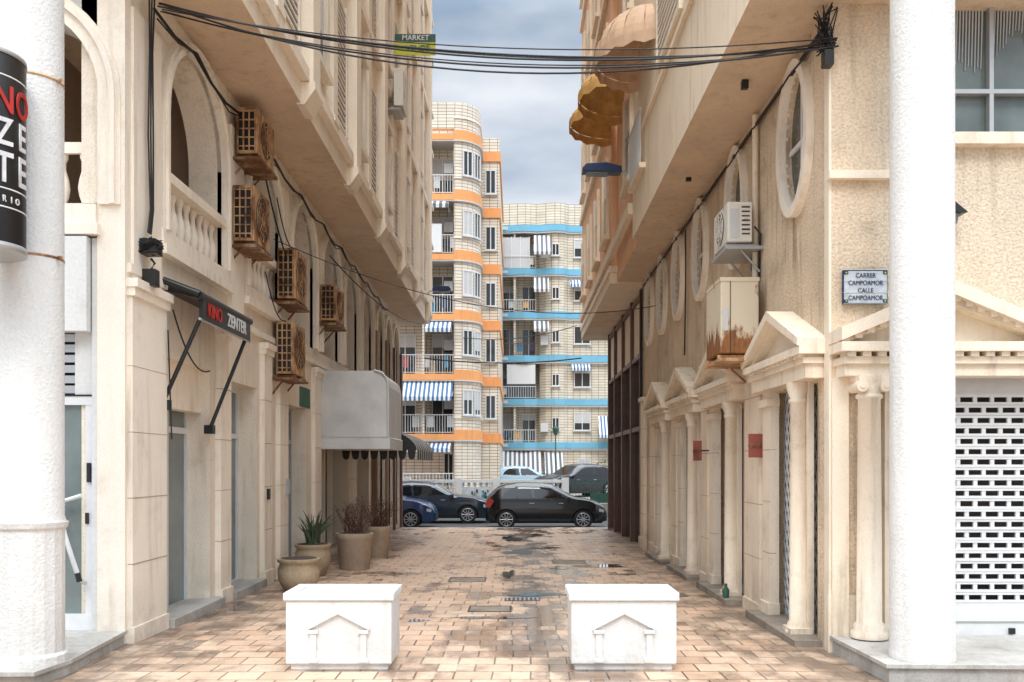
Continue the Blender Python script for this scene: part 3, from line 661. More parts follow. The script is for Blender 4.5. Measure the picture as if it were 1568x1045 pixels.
# ------------------------------------------------------------------ AWNING SIGN (left)
AS=grp('folding_awning_sign',(-3.3,10.1,3.1)); mb=MB()
mb.box(-3.22,-3.18,9.3,10.95,3.12,3.36,'black'); mb.tube([(-3.2,9.25,3.36),(-3.2,11,3.36)],.04,'black',8); mb.tube([(-3.2,9.25,3.12),(-3.2,11,3.12)],.015,'alug',8)
mb.prism([(-3.6,3.48),(-3.2,3.37),(-3.2,3.33),(-3.6,3.42)],'y',9.3,10.95,'black')
mb.tube([(-3.55,9.2,3.5),(-3.2,9.25,3.37)],.04,'black'); 
mb.tube([(-3.6,9.3,2.25),(-3.2,9.35,3.2)],.022,'black'); mb.tube([(-3.55,10.6,2.05),(-3.2,10.9,3.2)],.022,'black')
for p in ((-3.57,9.3,2.25),(-3.55,10.6,2.05)): mb.box(p[0]-.05,p[0]+.05,p[1]-.05,p[1]+.05,p[2]-.05,p[2]+.05,'black')
mb.build('frame_and_valance',AS)
text('KINO',.2,(-3.175,9.66,3.235),(R(90),0,R(90)),'red',AS,sx=.9); text('ZENTER',.2,(-3.175,10.42,3.235),(R(90),0,R(90)),'wtext',AS,sx=.95)
mb=MB(); zb=1.93; q=-2.33
prof=[(-3.6,3.35),(q-.25,3.35),(q-.11,3.31),(q-.03,3.22),(q,3.08),(q,zb+.22),(q+.03,zb+.2),(q+.03,zb),(-3.6,zb)]
mb.prism(prof,'y',16.6,18.6,'pvc'); mb.box(-3.62,q+.05,16.56,16.6,zb,zb+.22,'pvc'); mb.box(-3.62,q+.05,16.550,16.56,zb+.212,zb+.225,'lgrey')
mb.tube([(p[0]+.01,16.58,p[1]+.008) for p in prof[1:6]],.022,'lgrey'); mb.build('shop_hood_awning')
mb=MB()
prof=[(-3.6+1.55*math.cos(i*math.pi/24),1.95+.55*math.sin(i*math.pi/24)) for i in range(13)]
vs=[];fs=[]
for j,y in enumerate((18.9,22.6)):
    for p in prof: vs.append((p[0],y,p[1]))
n=len(prof); fs=[(i,i+1,n+i+1,n+i) for i in range(n-1)]
mb.add(vs,fs,'awny',True)
mb.add([(-3.6,18.9,1.95)]+[(p[0],18.9,p[1]) for p in prof],[list(range(n+1))],'black')
for i in range(18):
    y=18.9+i*3.7/18; mb.prism([(y,1.95),(y+.2,1.95),(y+.17,1.78),(y+.1,1.74),(y+.03,1.78)],'x',-2.055,-2.045,'awny')
for i in range(8):
    x=-3.6+i*1.55/8; mb.prism([(x,1.95),(x+.18,1.95),(x+.15,1.78),(x+.09,1.74),(x+.03,1.78)],'y',18.89,18.9,'black')
mb.build('striped_shop_awning',fix=False)

# ------------------------------------------------------------------ PLANTERS
for x0 in (-1.83,.44):
    g=grp('white_concrete_planter',(x0+.42,7.5,0)); mb=MB()
    x1=x0+.84; y0,y1=7.27,7.78
    mb.box(x0+.03,x1-.03,y0+.03,y1-.03,0,.06,'white')
    mb.box(x0,x1,y0,y1,.055,.56,'white')
    for a in ((x0-.02,x1+.02,y0-.02,y0+.06),(x0-.02,x1+.02,y1-.06,y1+.02),(x0-.02,x0+.06,y0+.06,y1-.06),(x1-.06,x1+.02,y0+.06,y1-.06)): mb.box(*a,.56,.625,'white')
    mb.build('basin',g,.01)
    mb=MB(); mb.box(x0+.05,x1-.05,y0+.05,y1-.05,.56,.60,'white'); 
    c=(x0+x1)/2
    for s in (-1,1):
        xe=c+s*.25; mb.prism([(xe,.325),(xe,.355),(c,.49),(c,.455)],'y',y0-.03,y0+.01,'white')
        mb.box(c+s*.2-.025,c+s*.2+.025,y0-.024,y0+.01,.09,.31,'white'); mb.box(c+s*.2-.042,c+s*.2+.042,y0-.033,y0+.01,.30,.33,'white'); mb.box(c+s*.2-.042,c+s*.2+.042,y0-.033,y0+.01,.072,.10,'white')
    mb.build('temple_relief',g,.004)
def pot(x,d,prof,m,name,plant=None):
    g=grp(name,(x,d,gz(d))); mb=MB(); mb.lathe(prof,(x,d,gz(d)),m,28); 
    top=prof[-1][1]; r=prof[-1][0]; mb.lathe([(r*.85,top-.01),(r*.85,top+.004)],(x,d,gz(d)),'soil',20); mb.build('pot',g)
    z=gz(d)+top
    if plant=='aloe':
        mb=MB()
        for i in range(34):
            a=random.uniform(0,6.28); L=random.uniform(.35,.65); o=random.uniform(.15,.9); pts=[]
            b0=Vector((x+random.uniform(-.08,.08),d+random.uniform(-.08,.08),z-.03))
            for k in range(7):
                t=k/6; pts.append(b0+Vector((math.cos(a)*L*o*t**1.3,math.sin(a)*L*o*t**1.3,L*(t-.25*o*t*t))))
            mb.tube(pts,[.028*(1-t/6.3)+.001 for t in range(7)],'leaf',5)
        mb.build('aloe_leaves',g)
    if plant=='dry':
        mb=MB()
        for i in range(60):
            a=random.uniform(0,6.28); p=Vector((x+random.uniform(-.15,.15),d+random.uniform(-.15,.15),z-.02)); pts=[p.copy()]
            v=Vector((math.cos(a)*.4,math.sin(a)*.4,1)).normalized()
            for k in range(6):
                v=(v+Vector((random.uniform(-.45,.45),random.uniform(-.45,.45),random.uniform(-.1,.3)))).normalized(); p=p+v*random.uniform(.06,.13); pts.append(p.copy())
            mb.tube(pts,[.007,.006,.005,.005,.004,.003,.002],'twig',4)
            for q in range(3):
                c=pts[random.randint(2,6)]; s=.02; e=Vector((random.uniform(-1,1),random.uniform(-1,1),random.uniform(-1,1)))*s*1.6
                mb.add([c,c+e,c+e+Vector((s,0,s))],[(0,1,2)],'twig')
        mb.build('dry_branches',g)
pot(-2.92,12.3,[(.15,0),(.2,.02),(.27,.15),(.28,.28),(.25,.38),(.285,.40),(.285,.44)],'terra','terracotta_bowl')
pot(-3.15,14.2,[(.17,0),(.19,.02),(.27,.22),(.27,.36),(.25,.43),(.28,.45),(.28,.49)],'terra','aloe_pot','aloe')
pot(-2.68,15.2,[(.24,0),(.25,.02),(.29,.5),(.31,.52),(.31,.60)],'pot','dry_shrub_pot','dry')
pot(-2.60,17.3,[(.17,0),(.18,.02),(.22,.5),(.24,.52),(.24,.6)],'pot','dry_shrub_pot','dry')
mb=MB()
mb.lathe([(.04,0),(.045,.1),(.02,.14),(.018,.18)],(2.56,11.15,gz(11)+.05),'ngreen',12); mb.build('small_bottle')

# ------------------------------------------------------------------ STREET SIGN & small signs
g=grp('street_name_sign',(3.04,7.98,3.2)); mb=MB()
mb.box(2.845,3.235,7.955,7.985,3.04,3.335,'navy'); mb.box(2.855,3.225,7.948,7.957,3.05,3.325,'ceram'); 
for i in range(4): mb.box(2.845,3.235,7.944,7.95,3.04+i*.0983-.001,3.042+i*.0983,'lgrey')
for (x,z) in ((2.87,3.31),(3.21,3.31),(2.87,3.065),(3.21,3.065)): mb.box(x-.018,x+.018,7.943,7.95,z-.014,z+.014,'lampblue'); mb.box(x-.006,x+.006,7.940,7.943,z-.006,z+.006,'yellow')
mb.build('ceramic_panel',g)
for i,t in enumerate(('CARRER','CAMPOAMOR','CALLE','CAMPOAMOR')): text(t,.058,(3.04,7.945,3.285-i*.065),(R(90),0,0),'navy',g,'lettering',.002,.82)
for (x0,x1,d,z0,z1) in ((2.55,2.71,10.03,1.72,1.98),(2.48,2.6,12.8,1.7,1.98)):
    g=grp('red_plaque',((x0+x1)/2,d,z0)); mb=MB(); mb.box(x0,x1,d-.015,d,z0,z1,'plaq'); mb.box(x0,RX,d,d+.012,(z0+z1)/2-.01,(z0+z1)/2+.01,'black'); mb.build('plate',g)
    text('BAR',.07,((x0+x1)/2,d-.02,(z0+z1)/2),(R(90),0,0),'rust',g)
g=grp('yellow_for_sale_sign',(-2.2,21,11)); mb=MB()
dd=20.5
mb.box(-2.72,-1.8,dd,dd+.02,10.83,11.3,'yellow'); mb.box(-2.72,-1.8,dd-.004,dd+.01,11.12,11.3,'ngreen'); mb.build('panel',g)
text('MARKET',.16,(-2.25,dd-.01,11.21),(R(90),0,0),'wtext',g); text('VENDE',.17,(-2.2,dd-.01,10.98),(R(90),0,0),'ngreen',g)
mb=MB(); mb.prism([(3.70,3.93),(3.86,3.80),(3.80,3.79),(3.68,3.84)],'y',7.8,7.95,'black'); mb.tube([(3.74,7.85,3.88),(3.74,8,3.92)],.015,'brown'); mb.lathe([(.04,3.72),(.055,3.80)],(3.76,7.87,0),'glass2',8); mb.build('wall_lantern')

def lamp(x,y,z,L,s):
    g=grp('wall_street_lamp',(x,y,z)); mb=MB()
    mb.tube([(x,y,z-.1),(x+s*.12,y,z+.02),(x+s*.25,y,z+.05)],.025,'alug'); 
    a=x+s*.2;b=x+s*L
    mb.prism([(a,z),(a,z+.1),(a+(b-a)*.4,z+.17),(a+(b-a)*.9,z+.15),(b,z+.07),(b,z+.02)],'y',y-.13,y+.13,'lampblue')
    mb.prism([(a+(b-a)*.35,z-.03),(a+(b-a)*.9,z-.02),(a+(b-a)*.9,z+.02),(a+(b-a)*.35,z+.02)],'y',y-.1,y+.1,'glass2')
    mb.build('arm_and_head',g,.015)
lamp(QX,15.9,6.7,.88,-1); lamp(-2.7,27.5,6.85,.75,1)

# ------------------------------------------------------------------ CABLES
def cat(p0,p1,sag,n=24): return [(p0[0]+(p1[0]-p0[0])*i/n,p0[1]+(p1[1]-p0[1])*i/n,p0[2]+(p1[2]-p0[2])*i/n-sag*4*(i/n)*(1-i/n)) for i in range(n+1)]
mb=MB()
for i,(s,dz0,dz1) in enumerate(((.25,0,0),(.28,.03,.0),(.32,.05,.02),(.31,-.02,-.03),(.46,.06,.03),(.22,.02,.03),(.34,.01,-.05))):
    mb.tube(cat((-3.35,8.55+.02*i,5.93+dz0),(2.78,8.0-.02*i,5.3+dz1),s),.006 if i%2 else .009,'cable',5)
mb.tube(cat((-3.5,13.2,4.9),(2.6,17,4.6),.5),.007,'cable',5); mb.tube(cat((-3.3,16.2,5.35),(-2.8,28,5.95),.3),.012,'cable',5); mb.tube(cat((-2.8,27.9,4.9),(2.0,27.9,4.9),.15),.02,'cable',5)
mb.tube(cat((-2.6,45,4.9+3),(3,45,5.5+3),.3),.02,'cable',5)
mb.build('overhead_cables')
mb=MB()
for o in (0,.035,.07):
    mb.tube([(LX+.09+o*.5,8.75+o,6.4),(LX+.10,8.74+o,5.6),(LX+.09+o*.3,8.73+o,4.8),(LX+.1,8.76+o,4.1),(LX+.1,8.7+o,3.85)],.009,'cable',5)
mb.box(LX+.05,LX+.20,8.62,8.80,3.64,3.78,'black'); mb.box(LX+.06,LX+.18,8.66,8.78,3.34,3.50,'black'); mb.tube([(LX+.13,8.7,3.6),(LX+.18,8.66,3.55),(LX+.13,8.7,3.5)],.012,'cable',5)
for k in range(14):
    c=Vector((LX+.13,8.68,3.72)); pts=[c+Vector((random.uniform(-.09,.12),random.uniform(-.12,.1),random.uniform(-.09,.09))) for _ in range(4)]; mb.tube(pts,.007,'cable',4)
pts=[(LX+.12,d,soffz(d)-.25-.12*math.sin(d*1.9)**2) for d in [8.8+i*.55 for i in range(30)]]; mb.tube(pts,.017,'cable',5)
mb.tube([(p[0]+.03,p[1],p[2]-.05-.05*math.sin(p[1]*3)) for p in pts],.010,'cable',5)
for (x,y,z) in ((-3.45,13.2,5.5),(-3.45,12.6,4.3),(-3.45,9.2,3.2)): mb.tube(cat((x,y,z),(x,y+1.1,z-.5),.2),.009,'cable',5)
mb.tube(cat((-3.45,12.5,5.7),(-3.3,14.4,4.4),.35),.012,'cable',5); mb.tube(cat((-3.5,9.2,3.0),(-3.5,9.3,1.9),0),.008,'cable',5)
mb.build('wall_cables')
mb=MB()
for k in range(22):
    c=Vector((2.74,8.02,5.38)); pts=[c+Vector((random.uniform(-.12,.05),random.uniform(-.15,.1),random.uniform(-.18,.26))) for _ in range(4)]; mb.tube(pts,.006,'cable',4)
mb.box(2.66,2.74,7.87,7.97,5.09,5.22,'black')
pts=[(RX-.04,d,5.50-.004*(d-8)) for d in [8+i*.5 for i in range(24)]]; mb.tube(pts,.022,'cable',6)
mb.tube([(p[0]-.04,p[1],p[2]-.06-.02*math.sin(p[1]*4)) for p in pts],.010,'cable',5)
mb.tube([(RX-.05,14.6,5.4),(RX-.05,14.6,4.5),(RX-.05,14.7,3.4)],.012,'cable',5)
mb.build('wall_cables')

# ------------------------------------------------------------------ CARS
def lerp(T,x):
    for (a,b),(c,d) in zip(T,T[1:]):
        if x<=c: return b+(d-b)*(x-a)/(c-a+1e-9)
    return T[-1][1]
def inpoly(p,P):
    c=False;n=len(P)
    for i in range(n):
        a=P[i];b=P[i-1]
        if (a[1]>p[1])!=(b[1]>p[1]) and p[0]<(b[0]-a[0])*(p[1]-a[1])/(b[1]-a[1])+a[0]: c=not c
    return c
def car(loc,rot,L,W,H,top,wins,wx,wr,paintm,belt=.95,glassx=((.03,.13),(.57,.72)),name='parked_car'):
    T=Matrix.Translation(loc)@Matrix.Rotation(rot,4,'Z')
    g=grp(name,loc)
    nx,nz=120,34; mb=MB()
    def bot(x):
        b=.19+.08*max(0,abs(2*x-1)-.88)/.12
        for w in wx:
            dx=(x-w)*L
            if abs(dx)<wr+.06: b=max(b,math.sqrt((wr+.06)**2-dx*dx)+wr-.02)
        return b
    rows=[]
    for i in range(nx+1):
        x=i/nx; zt=lerp(top,x)*H; zb=min(bot(x),zt-.05); row=[]
        u=abs(2*x-1); pl=1-.30*max(0,(u-.72)/.28)**2.4
        for j in range(nz+1):
            t=j/nz; z=zb+(zt-zb)*t
            w=W/2*pl
            if z<belt: w*=1-.10*((z-.6)/.5)**2 if z<.6 else 1-.03*((z-.6)/.35)**2
            else: w*=.97-.22*(z-belt)/(H-belt)
            if t>.88: w*=1-.30*((t-.88)/.12)**2
            row.append(((x-.5)*L,w,z))
        rows.append(row)
    n1=nz+1
    for s in (1,-1):
        vv=[(p[0],p[1]*s,p[2]) for r in rows for p in r]
        fb=[];fg=[]
        for i in range(nx):
            for j in range(nz):
                q=(i*n1+j,(i+1)*n1+j,(i+1)*n1+j+1,i*n1+j+1)
                cx=(i+.5)/nx; cz=(rows[i][j][2]+rows[i+1][j+1][2])/2
                (fg if any(inpoly((cx,cz/H),w) for w in wins) else fb).append(q)
        mb.add(vv,fb,paintm,True); mb.add(vv,fg,'carglass',True)
    for i in range(nx):
        a=rows[i][-1];b=rows[i+1][-1]; x=(i+.5)/nx
        m='carglass' if any(g0<x<g1 for g0,g1 in glassx) else paintm
        hz=.02
        mb.add([(a[0],a[1],a[2]),(b[0],b[1],b[2]),(b[0],0,b[2]+hz),(a[0],0,a[2]+hz),(b[0],-b[1],b[2]),(a[0],-a[1],a[2])],[(0,1,2,3),(3,2,4,5)],m,True)
    for r in (rows[0],rows[-1]):
        mb.add([(p[0],p[1],p[2]) for p in r]+[(p[0],-p[1],p[2]) for p in r[::-1]],[list(range(2*n1))],paintm)
    mb.build('body',g,mat4=T)
    mb=MB()
    mb.box(-L*.47,L*.46,-W*.40,W*.40,.18,.62,'tyre')
    mb.box(-L*.5-.01,-L*.5+.06,-W*.33,W*.33,.28,.5,'tyre'); mb.box(L*.5-.06,L*.5+.012,-W*.3,W*.3,.25,.5,'tyre')
    for s in (-1,1):
        mb.prism([(-L*.5+.0,.92*H*.6),(-L*.5-.005,.72),(-L*.5+.16,.70),(-L*.5+.28,.93),(-L*.5+.1,1.03)],'y',s*W*.36,s*W*.478,'redl')
        mb.prism([(L*.5-.1,.62),(L*.5-.55,.76),(L*.5-.5,.62),(L*.5-.12,.54)],'y',s*W*.36,s*W*.468,'headl')
        mb.box(L*(glassx[1][1]-.5)-.22,L*(glassx[1][1]-.5)-.08,s*W*.47,s*W*.47+s*.16,.93,1.04,paintm)
        mb.box(-L*.3,L*.26,s*W*.492-.01,s*W*.492+.01,.30,.34,'tyre')
        for dx in (-.14,.1): mb.box(L*dx,L*dx+.16,s*W*.487-.012,s*W*.487+.012,.83,.855,'rim')
        mb.box(L*.0-.004,L*.0+.004,s*W*.49-.006,s*W*.49+.008,.35,.92,'black')
        for w in wx:
            x=(w-.5)*L; y=s*(W/2-.1)
            mb.tube([(x,y-.1,wr),(x,y+.1,wr)],wr,'tyre',28); mb.tube([(x,y-.02*s,wr),(x,y+.094*s,wr)],wr*.68,'dark2',24)
            for k in range(10):
                a=k*math.pi/5; mb.tube([(x,y+.1*s,wr),(x+wr*.66*math.cos(a),y+.102*s,wr+wr*.66*math.sin(a))],.018,'rim',5)
            mb.tube([(x+wr*.68*math.cos(a),y+.103*s,wr+wr*.68*math.sin(a)) for a in [2*math.pi*i/24 for i in range(25)]],.016,'rim',5)
    mb.build('wheels_and_trim',g,mat4=T)
hatch=[(0,.60),(.012,.70),(.05,.80),(.10,.92),(.16,.975),(.30,1.0),(.45,.99),(.55,.955),(.74,.68),(.85,.635),(.93,.57),(.98,.48),(1,.36)]
hw=[[(.13,.68),(.16,.80),(.22,.90),(.37,.93),(.385,.67)],[(.405,.67),(.40,.93),(.52,.91),(.655,.68),(.655,.66)]]
ZR=-.455
car((1.0,30.7,ZR),0,3.98,1.72,1.50,hatch,hw,(.17,.80),.31,M['pblack'],.97)
wag=[(0,.55),(.015,.66),(.05,.72),(.13,.88),(.22,.97),(.36,1.0),(.48,.985),(.56,.93),(.70,.69),(.85,.63),(.94,.56),(.985,.46),(1,.36)]
ww=[[(.12,.68),(.19,.88),(.36,.93),(.375,.67)],[(.39,.67),(.385,.93),(.50,.91),(.645,.68)]]
car((-3.15,33.6,ZR),0,4.6,1.8,1.5,wag,ww,(.18,.81),.32,M['pnavy'],1.0)
car((-4.62,30.8,ZR),0,3.9,1.7,1.45,hatch,hw,(.17,.80),.31,M['pblue'],.97)
car((.5,50.5,.08),R(10),3.7,1.65,1.5,hatch,hw,(.17,.80),.30,M['plight'],.97)
car((2.9,45,.08),R(-145),4.4,1.85,1.62,wag,ww,(.18,.81),.34,M['pdark'],1.05)
car((5.2,47.5,.08),R(-150),4.0,1.7,1.5,hatch,hw,(.17,.80),.31,M['pwhite'],.97)

# ------------------------------------------------------------------ BALUSTRADE across street
BU=grp('white_balustrade',(-3,37,0)); mb=MB()
mb.box(-8,2.0,36.9,37.15,.05,.2,'white'); mb.box(-8,2.0,36.88,37.17,.92,1.04,'white')
x=-7.9
while x<2.0:
    mb.lathe([(a*1.5,z*1.46) for a,z in BAL],(x,37.02,.2),'white',10); x+=.24
for x in (-7,-4.4,-2.3,-.8,2.0): mb.box(x-.14,x+.14,36.86,37.2,.0,1.12,'white')
mb.build('balusters',BU)
mb=MB()
cols=[(.05,.25,.4),(.6,.5,.1),(.5,.1,.1),(.1,.35,.2),(.62,.65,.66),(.05,.05,.06)]
for i,c in enumerate(cols): M['g%d'%i]=plain('mural_%d'%i,c,.6)
mb.box(-2.1,-1.0,36.80,36.84,.1,.75,'g4')
for i in range(22):
    x=random.uniform(-2.05,-1.15); z=random.uniform(.15,.6); w=random.uniform(.05,.14); h=random.uniform(.05,.12)
    mb.prism([(x,z),(x+w,z+random.uniform(-.03,.05)),(x+w*.8,z+h),(x+w*.2,z+h*1.1)],'y',36.775-.0006*i,36.81,'g%d'%random.choice([0,0,0,0,1,3,5]))
mb.build('painted_mural_panel')
mb=MB()
for i in range(40): mb.box(2.3+i*.12,2.32+i*.12,36.98,37.0,.08,1.0,'ngreen')
mb.box(2.2,7,36.97,37.01,.98,1.02,'ngreen'); mb.box(2.2,7,36.97,37.01,.15,.18,'ngreen'); mb.box(3,6,37.05,37.06,.1,.5,'gnet'); mb.build('green_metal_fence')
# ------------------------------------------------------------------ FAR BUILDING A (orange)
def rail(mb,x0,x1,y,z,h=.95,m='alu',st=.13):
    mb.box(x0,x1,y-.02,y+.02,z+h-.04,z+h,m); mb.box(x0,x1,y-.015,y+.015,z+.08,z+.11,m)
    x=x0
    while x<x1: mb.box(x,x+.022,y-.01,y+.01,z+.08,z+h-.03,m); x+=st
def winf(mb,x0,x1,z0,z1,y,shut=0,fr='alu'):
    mb.box(x0,x1,y-.01,y+.02,z0,z1,'glass'); f=.05
    for a,b in ((x0-f,x0),(x1,x1+f),((x0+x1)/2-.025,(x0+x1)/2+.025)): mb.box(a,b,y-.05,y+.02,z0-f,z1+f,fr)
    for a,b in ((z0-f,z0),(z1,z1+f)): mb.box(x0-f,x1+f,y-.06,y+.02,a,b,fr)
    if shut: 
        zz=z1-(z1-z0)*shut
        mb.box(x0,x1,y-.035,y,zz,z1,'lgrey')
        q=zz
        while q<z1: mb.box(x0,x1,y-.042,y-.03,q,q+.012,'alug'); q+=.09
    mb.box(x0-.12,x1+.12,y-.12,y+.02,z0-.12,z0-f,'lgrey')
def offs(pts,o):
    out=[]
    for i,p in enumerate(pts):
        a=Vector(pts[max(i-1,0)]);b=Vector(pts[min(i+1,len(pts)-1)]); t=(b-a).normalized(); out.append((p[0]+t.y*o,p[1]-t.x*o))
    return out
def strip(mb,pts,z0,z1,m,o=0,depth=.3):
    P=offs(pts,o); Q=offs(pts,o-depth); n=len(P)
    vs=[(x,y,z0) for x,y in P]+[(x,y,z1) for x,y in P]+[(x,y,z1) for x,y in Q]+[(x,y,z0) for x,y in Q]
    fs=[]
    for i in range(n-1):
        for k in range(4): a=k*n;b=((k+1)%4)*n; fs.append((a+i,a+i+1,b+i+1,b+i))
    fs+=[(0,n,2*n,3*n),(n-1,2*n-1,3*n-1,4*n-1)]
    mb.add(vs,fs,m)
A=grp('orange_banded_apartment_block',(-4,48,0)); mb=MB()
arc=[(-3.05,45.0)]+[(-3.05+1.25*math.sin(t)*1.0,46.4-1.4*math.cos(t)) for t in [i*math.pi/2/10 for i in range(11)]]+[(-1.8,48.0)]
arc=[arc[0]]+arc[2:]
strip(mb,arc,0,19.5,'tileA',0,.3)
mb.box(-14,-3.2,46.3,60,0,19.3,'tileA'); mb.box(-3.2,-1.9,47.2,60,0,19.2,'tileA')
mb.box(-2.6,-.87,48.0,60,0,18.8,'tileA'); mb.box(-14,-3.05,45.0,45.25,18.2,19.5,'tileA')
flA=[3.15+2.95*k for k in range(6)]
for k,z in enumerate(flA):
    strip(mb,arc,z-.28,z+.22,'orange',.08,.2); strip(mb,arc,z-.34,z-.285,'lgrey',.11,.2); strip(mb,arc,z+.8,z+.86,'ltrim',.05,.2)
    mb.box(-14,-3.03,44.9,46.4,z-.28,z+.02,'orange'); mb.box(-2.5,-.80,47.92,48.3,z-.35,z+.15,'orange'); mb.box(-.87,-.80,48.2,60,z-.35,z+.15,'orange')
    mb.box(-14,-3.03,44.92,46.3,z-.34,z-.28,'lgrey')
    if k<5:
        rail(mb,-10,-3.05,44.98,z,.98,'lgrey' if k%2 else 'alu')
        mb.box(-4.6,-4.5,44.95,46.3,z,z+2.65,'tileA')
        for x0 in (-4.2,-6.1,-8):
            winf(mb,x0,x0+1.0,z+.05,z+2.1,46.28,random.choice([0,0,.3,.5]))
        mb.box(-3.6,-3.15,45.8,46.25,z+1.3,z+1.8,'lgrey'); mb.box(-4.3,-4.0,45.3,45.6,z,z+.7,random.choice(['terra','ngreen','g0']))
        for q in range(5):
            xx=-6+random.random()*2.8; mb.box(xx,xx+random.uniform(.15,.4),45.1,45.12,z+.35,z+.9,random.choice(['alu','g0','lgrey','g2','navy']))
    for t in (.55,1.05):
        px=-3.05+1.27*math.sin(t); py=46.4-1.42*math.cos(t)
        T=Matrix.Translation((px,py,0))@Matrix.Rotation(t,4,'Z')
        m2=MB(); winf(m2,-.22,.22,z+1.0,z+2.15,0,random.choice([0,.4,.8,1]))
        if k<5: m2.build('curved_wall_window',A,mat4=T)
    if k<5: winf(mb,-1.55,-1.1,z+.95,z+2.1,47.98,random.choice([0,0,.9]))
winf(mb,-3.6,-3.2,.6,2.2,46.2,0)
def slopeawn(mb,x0,x1,y,z,out,drop,m):
    mb.add([(x0,y,z),(x1,y,z),(x1,y-out,z-drop),(x0,y-out,z-drop),(x1,y-out,z-drop-.2),(x0,y-out,z-drop-.2)],[(0,1,2,3),(3,2,4,5)],m)
    mb.tube([(x0,y,z-.6),(x0,y-out,z-drop)],.02,'alu',5); mb.tube([(x1,y,z-.6),(x1,y-out,z-drop)],.02,'alu',5)
slopeawn(mb,-6.5,-3.1,45.2,flA[0]+2.75,1.0,.95,'awnb'); slopeawn(mb,-4.4,-3.15,45.1,flA[1]+2.65,.7,.45,'awnb'); slopeawn(mb,-6.5,-3.2,45.1,flA[0]-.4,.8,.3,'awnb')
slopeawn(mb,-4.3,-3.3,45.1,flA[3]+2.7,.5,.3,'awng')
mb.box(-4.25,-3.65,44.95,45.05,flA[3]+.1,flA[3]+1.5,'alu')
rail(mb,-8,-3.0,44.0,.35,.9,'white',.16); mb.box(-8,-3,43.9,45,.05,.35,'orange')
mb.build('walls_and_balconies',A,fix=True)
# ------------------------------------------------------------------ FAR BUILDING B (blue)
B=grp('blue_banded_apartment_block',(3,64,0)); mb=MB()
mb.box(-10,2.6,62.4,80,0,18.4,'tileB')
arcB=[(1.6,61.6),(2.0,61.2),(2.6,61.0),(3.2,61.1),(3.5,61.4)]+[(4.6,61.4),(5.0,61.5),(12,61.5)]
strip(mb,arcB,0,18.4,'tileB',0,1.5); mb.box(2,12,62.5,80,0,18.3,'tileB')
par=[(-10,61.3),(-1.1,61.3),(.6,61.0),(1.4,61.2)]+[(2.0,61.0),(2.6,60.85),(3.2,60.95),(3.5,61.3),(12,61.35)]
strip(mb,par,17.7,19.1,'tileB',0,.3); 
flB=[2.95+2.9*k for k in range(6)]
for k,z in enumerate(flB):
    strip(mb,par,z-.22,z+.20,'blue',.1,.3); strip(mb,par,z-.33,z-.22,'lgrey',.05,.3)
    mb.box(-10,1.6,61.1,62.5,z-.1,z+.1,'lgrey')
    if k<5:
        rail(mb,-1.6,1.35,61.1,z+.2,.85,'alu' if k!=2 else 'brown',.16)
        for x0 in (-2.6,-.85,.45): winf(mb,x0,x0+.85,z+.2,z+2.1,62.38,random.choice([0,.2,.5,0]))
        mb.box(-.15,0,61.2,62.4,z,z+2.6,'tileB')
        winf(mb,3.95,4.95,z+1.05,z+2.15,61.36,[.6,.2,0,.45,.5,0][k])
        winf(mb,2.45,2.85,z+1.1,z+1.8,60.97,0)
        mb.box(1.65,2.15,60.95,61.3,z+.9,z+1.5,'lgrey') if k%2==0 else None
        winf(mb,7,8,z+1.05,z+2.15,61.4,.4)
        for q in range(3):
            xx=-1.0+random.random()*2; mb.box(xx,xx+random.uniform(.2,.5),61.2,61.22,z+.5,z+.95,random.choice(['alu','g0','lgrey','navy','awno']))
mb.box(-.9,.9,61.15,61.2,flB[4]+.2,flB[4]+2.3,'lgrey'); 
for x in (-.9,-.3,.3,.9): mb.box(x-.03,x+.03,61.1,61.16,flB[4]+.2,flB[4]+2.35,'alu')
mb.box(-.6,1.3,61.15,61.2,flB[1]+.2,flB[1]+2.0,'glass'); mb.box(-.6,1.3,61.12,61.17,flB[1]+1.2,flB[1]+2.5,'alu')
slopeawn(mb,1.2,2.3,61.0,flB[4]+2.4,1.0,1.3,'awng'); slopeawn(mb,1.2,2.2,61.0,flB[3]+2.5,.7,.9,'awng'); slopeawn(mb,1.2,2.2,61.0,flB[2]+2.5,.6,.6,'awng')
slopeawn(mb,3.6,5,61.3,flB[3]+2.4,.6,.4,'awnb'); slopeawn(mb,3.7,5,61.3,flB[1]+2.55,.5,.3,'awnb'); slopeawn(mb,4.5,7.5,61.3,flB[2]+2.55,.5,.3,'awnb')
slopeawn(mb,-1.2,1.7,61.3,2.6,2.2,1.5,'awng'); slopeawn(mb,1.9,3.1,61.0,2.5,2.0,1.4,'awng'); slopeawn(mb,5.5,7.5,61,4.9,1,1.3,'awnb')
winf(mb,4.2,5,1,2,61.35,.3); mb.box(-1,1.6,62.2,62.35,.1,2.3,'dark2')
mb.build('walls_and_balconies',B)
mb=MB()
for i in range(1400):
    c=Vector((random.gauss(6.2,1.0),random.gauss(57,.6),1.1+random.gauss(0,.32))); s=random.uniform(.06,.13)
    e1=Vector((random.uniform(-1,1),random.uniform(-1,1),random.uniform(-1,1)))*s; e2=Vector((random.uniform(-1,1),random.uniform(-1,1),random.uniform(-1,1)))*s
    mb.add([c,c+e1,c+e1+e2,c+e2],[(0,1,2,3)],'green')
for x in (5.4,6.3,7): mb.tube([(x,57,.08),(x+.1,57,1)],.05,'twig')
mb.build('hedge_bush',fix=False)
mb=MB(); mb.tube([(2.35,54,.08),(2.35,54,3.4)],.04,'ngreen'); mb.lathe([(.1,3.4),(.2,3.75),(.22,3.8),(.03,3.95)],(2.35,54,0),'ngreen',8); mb.build('street_lamp')
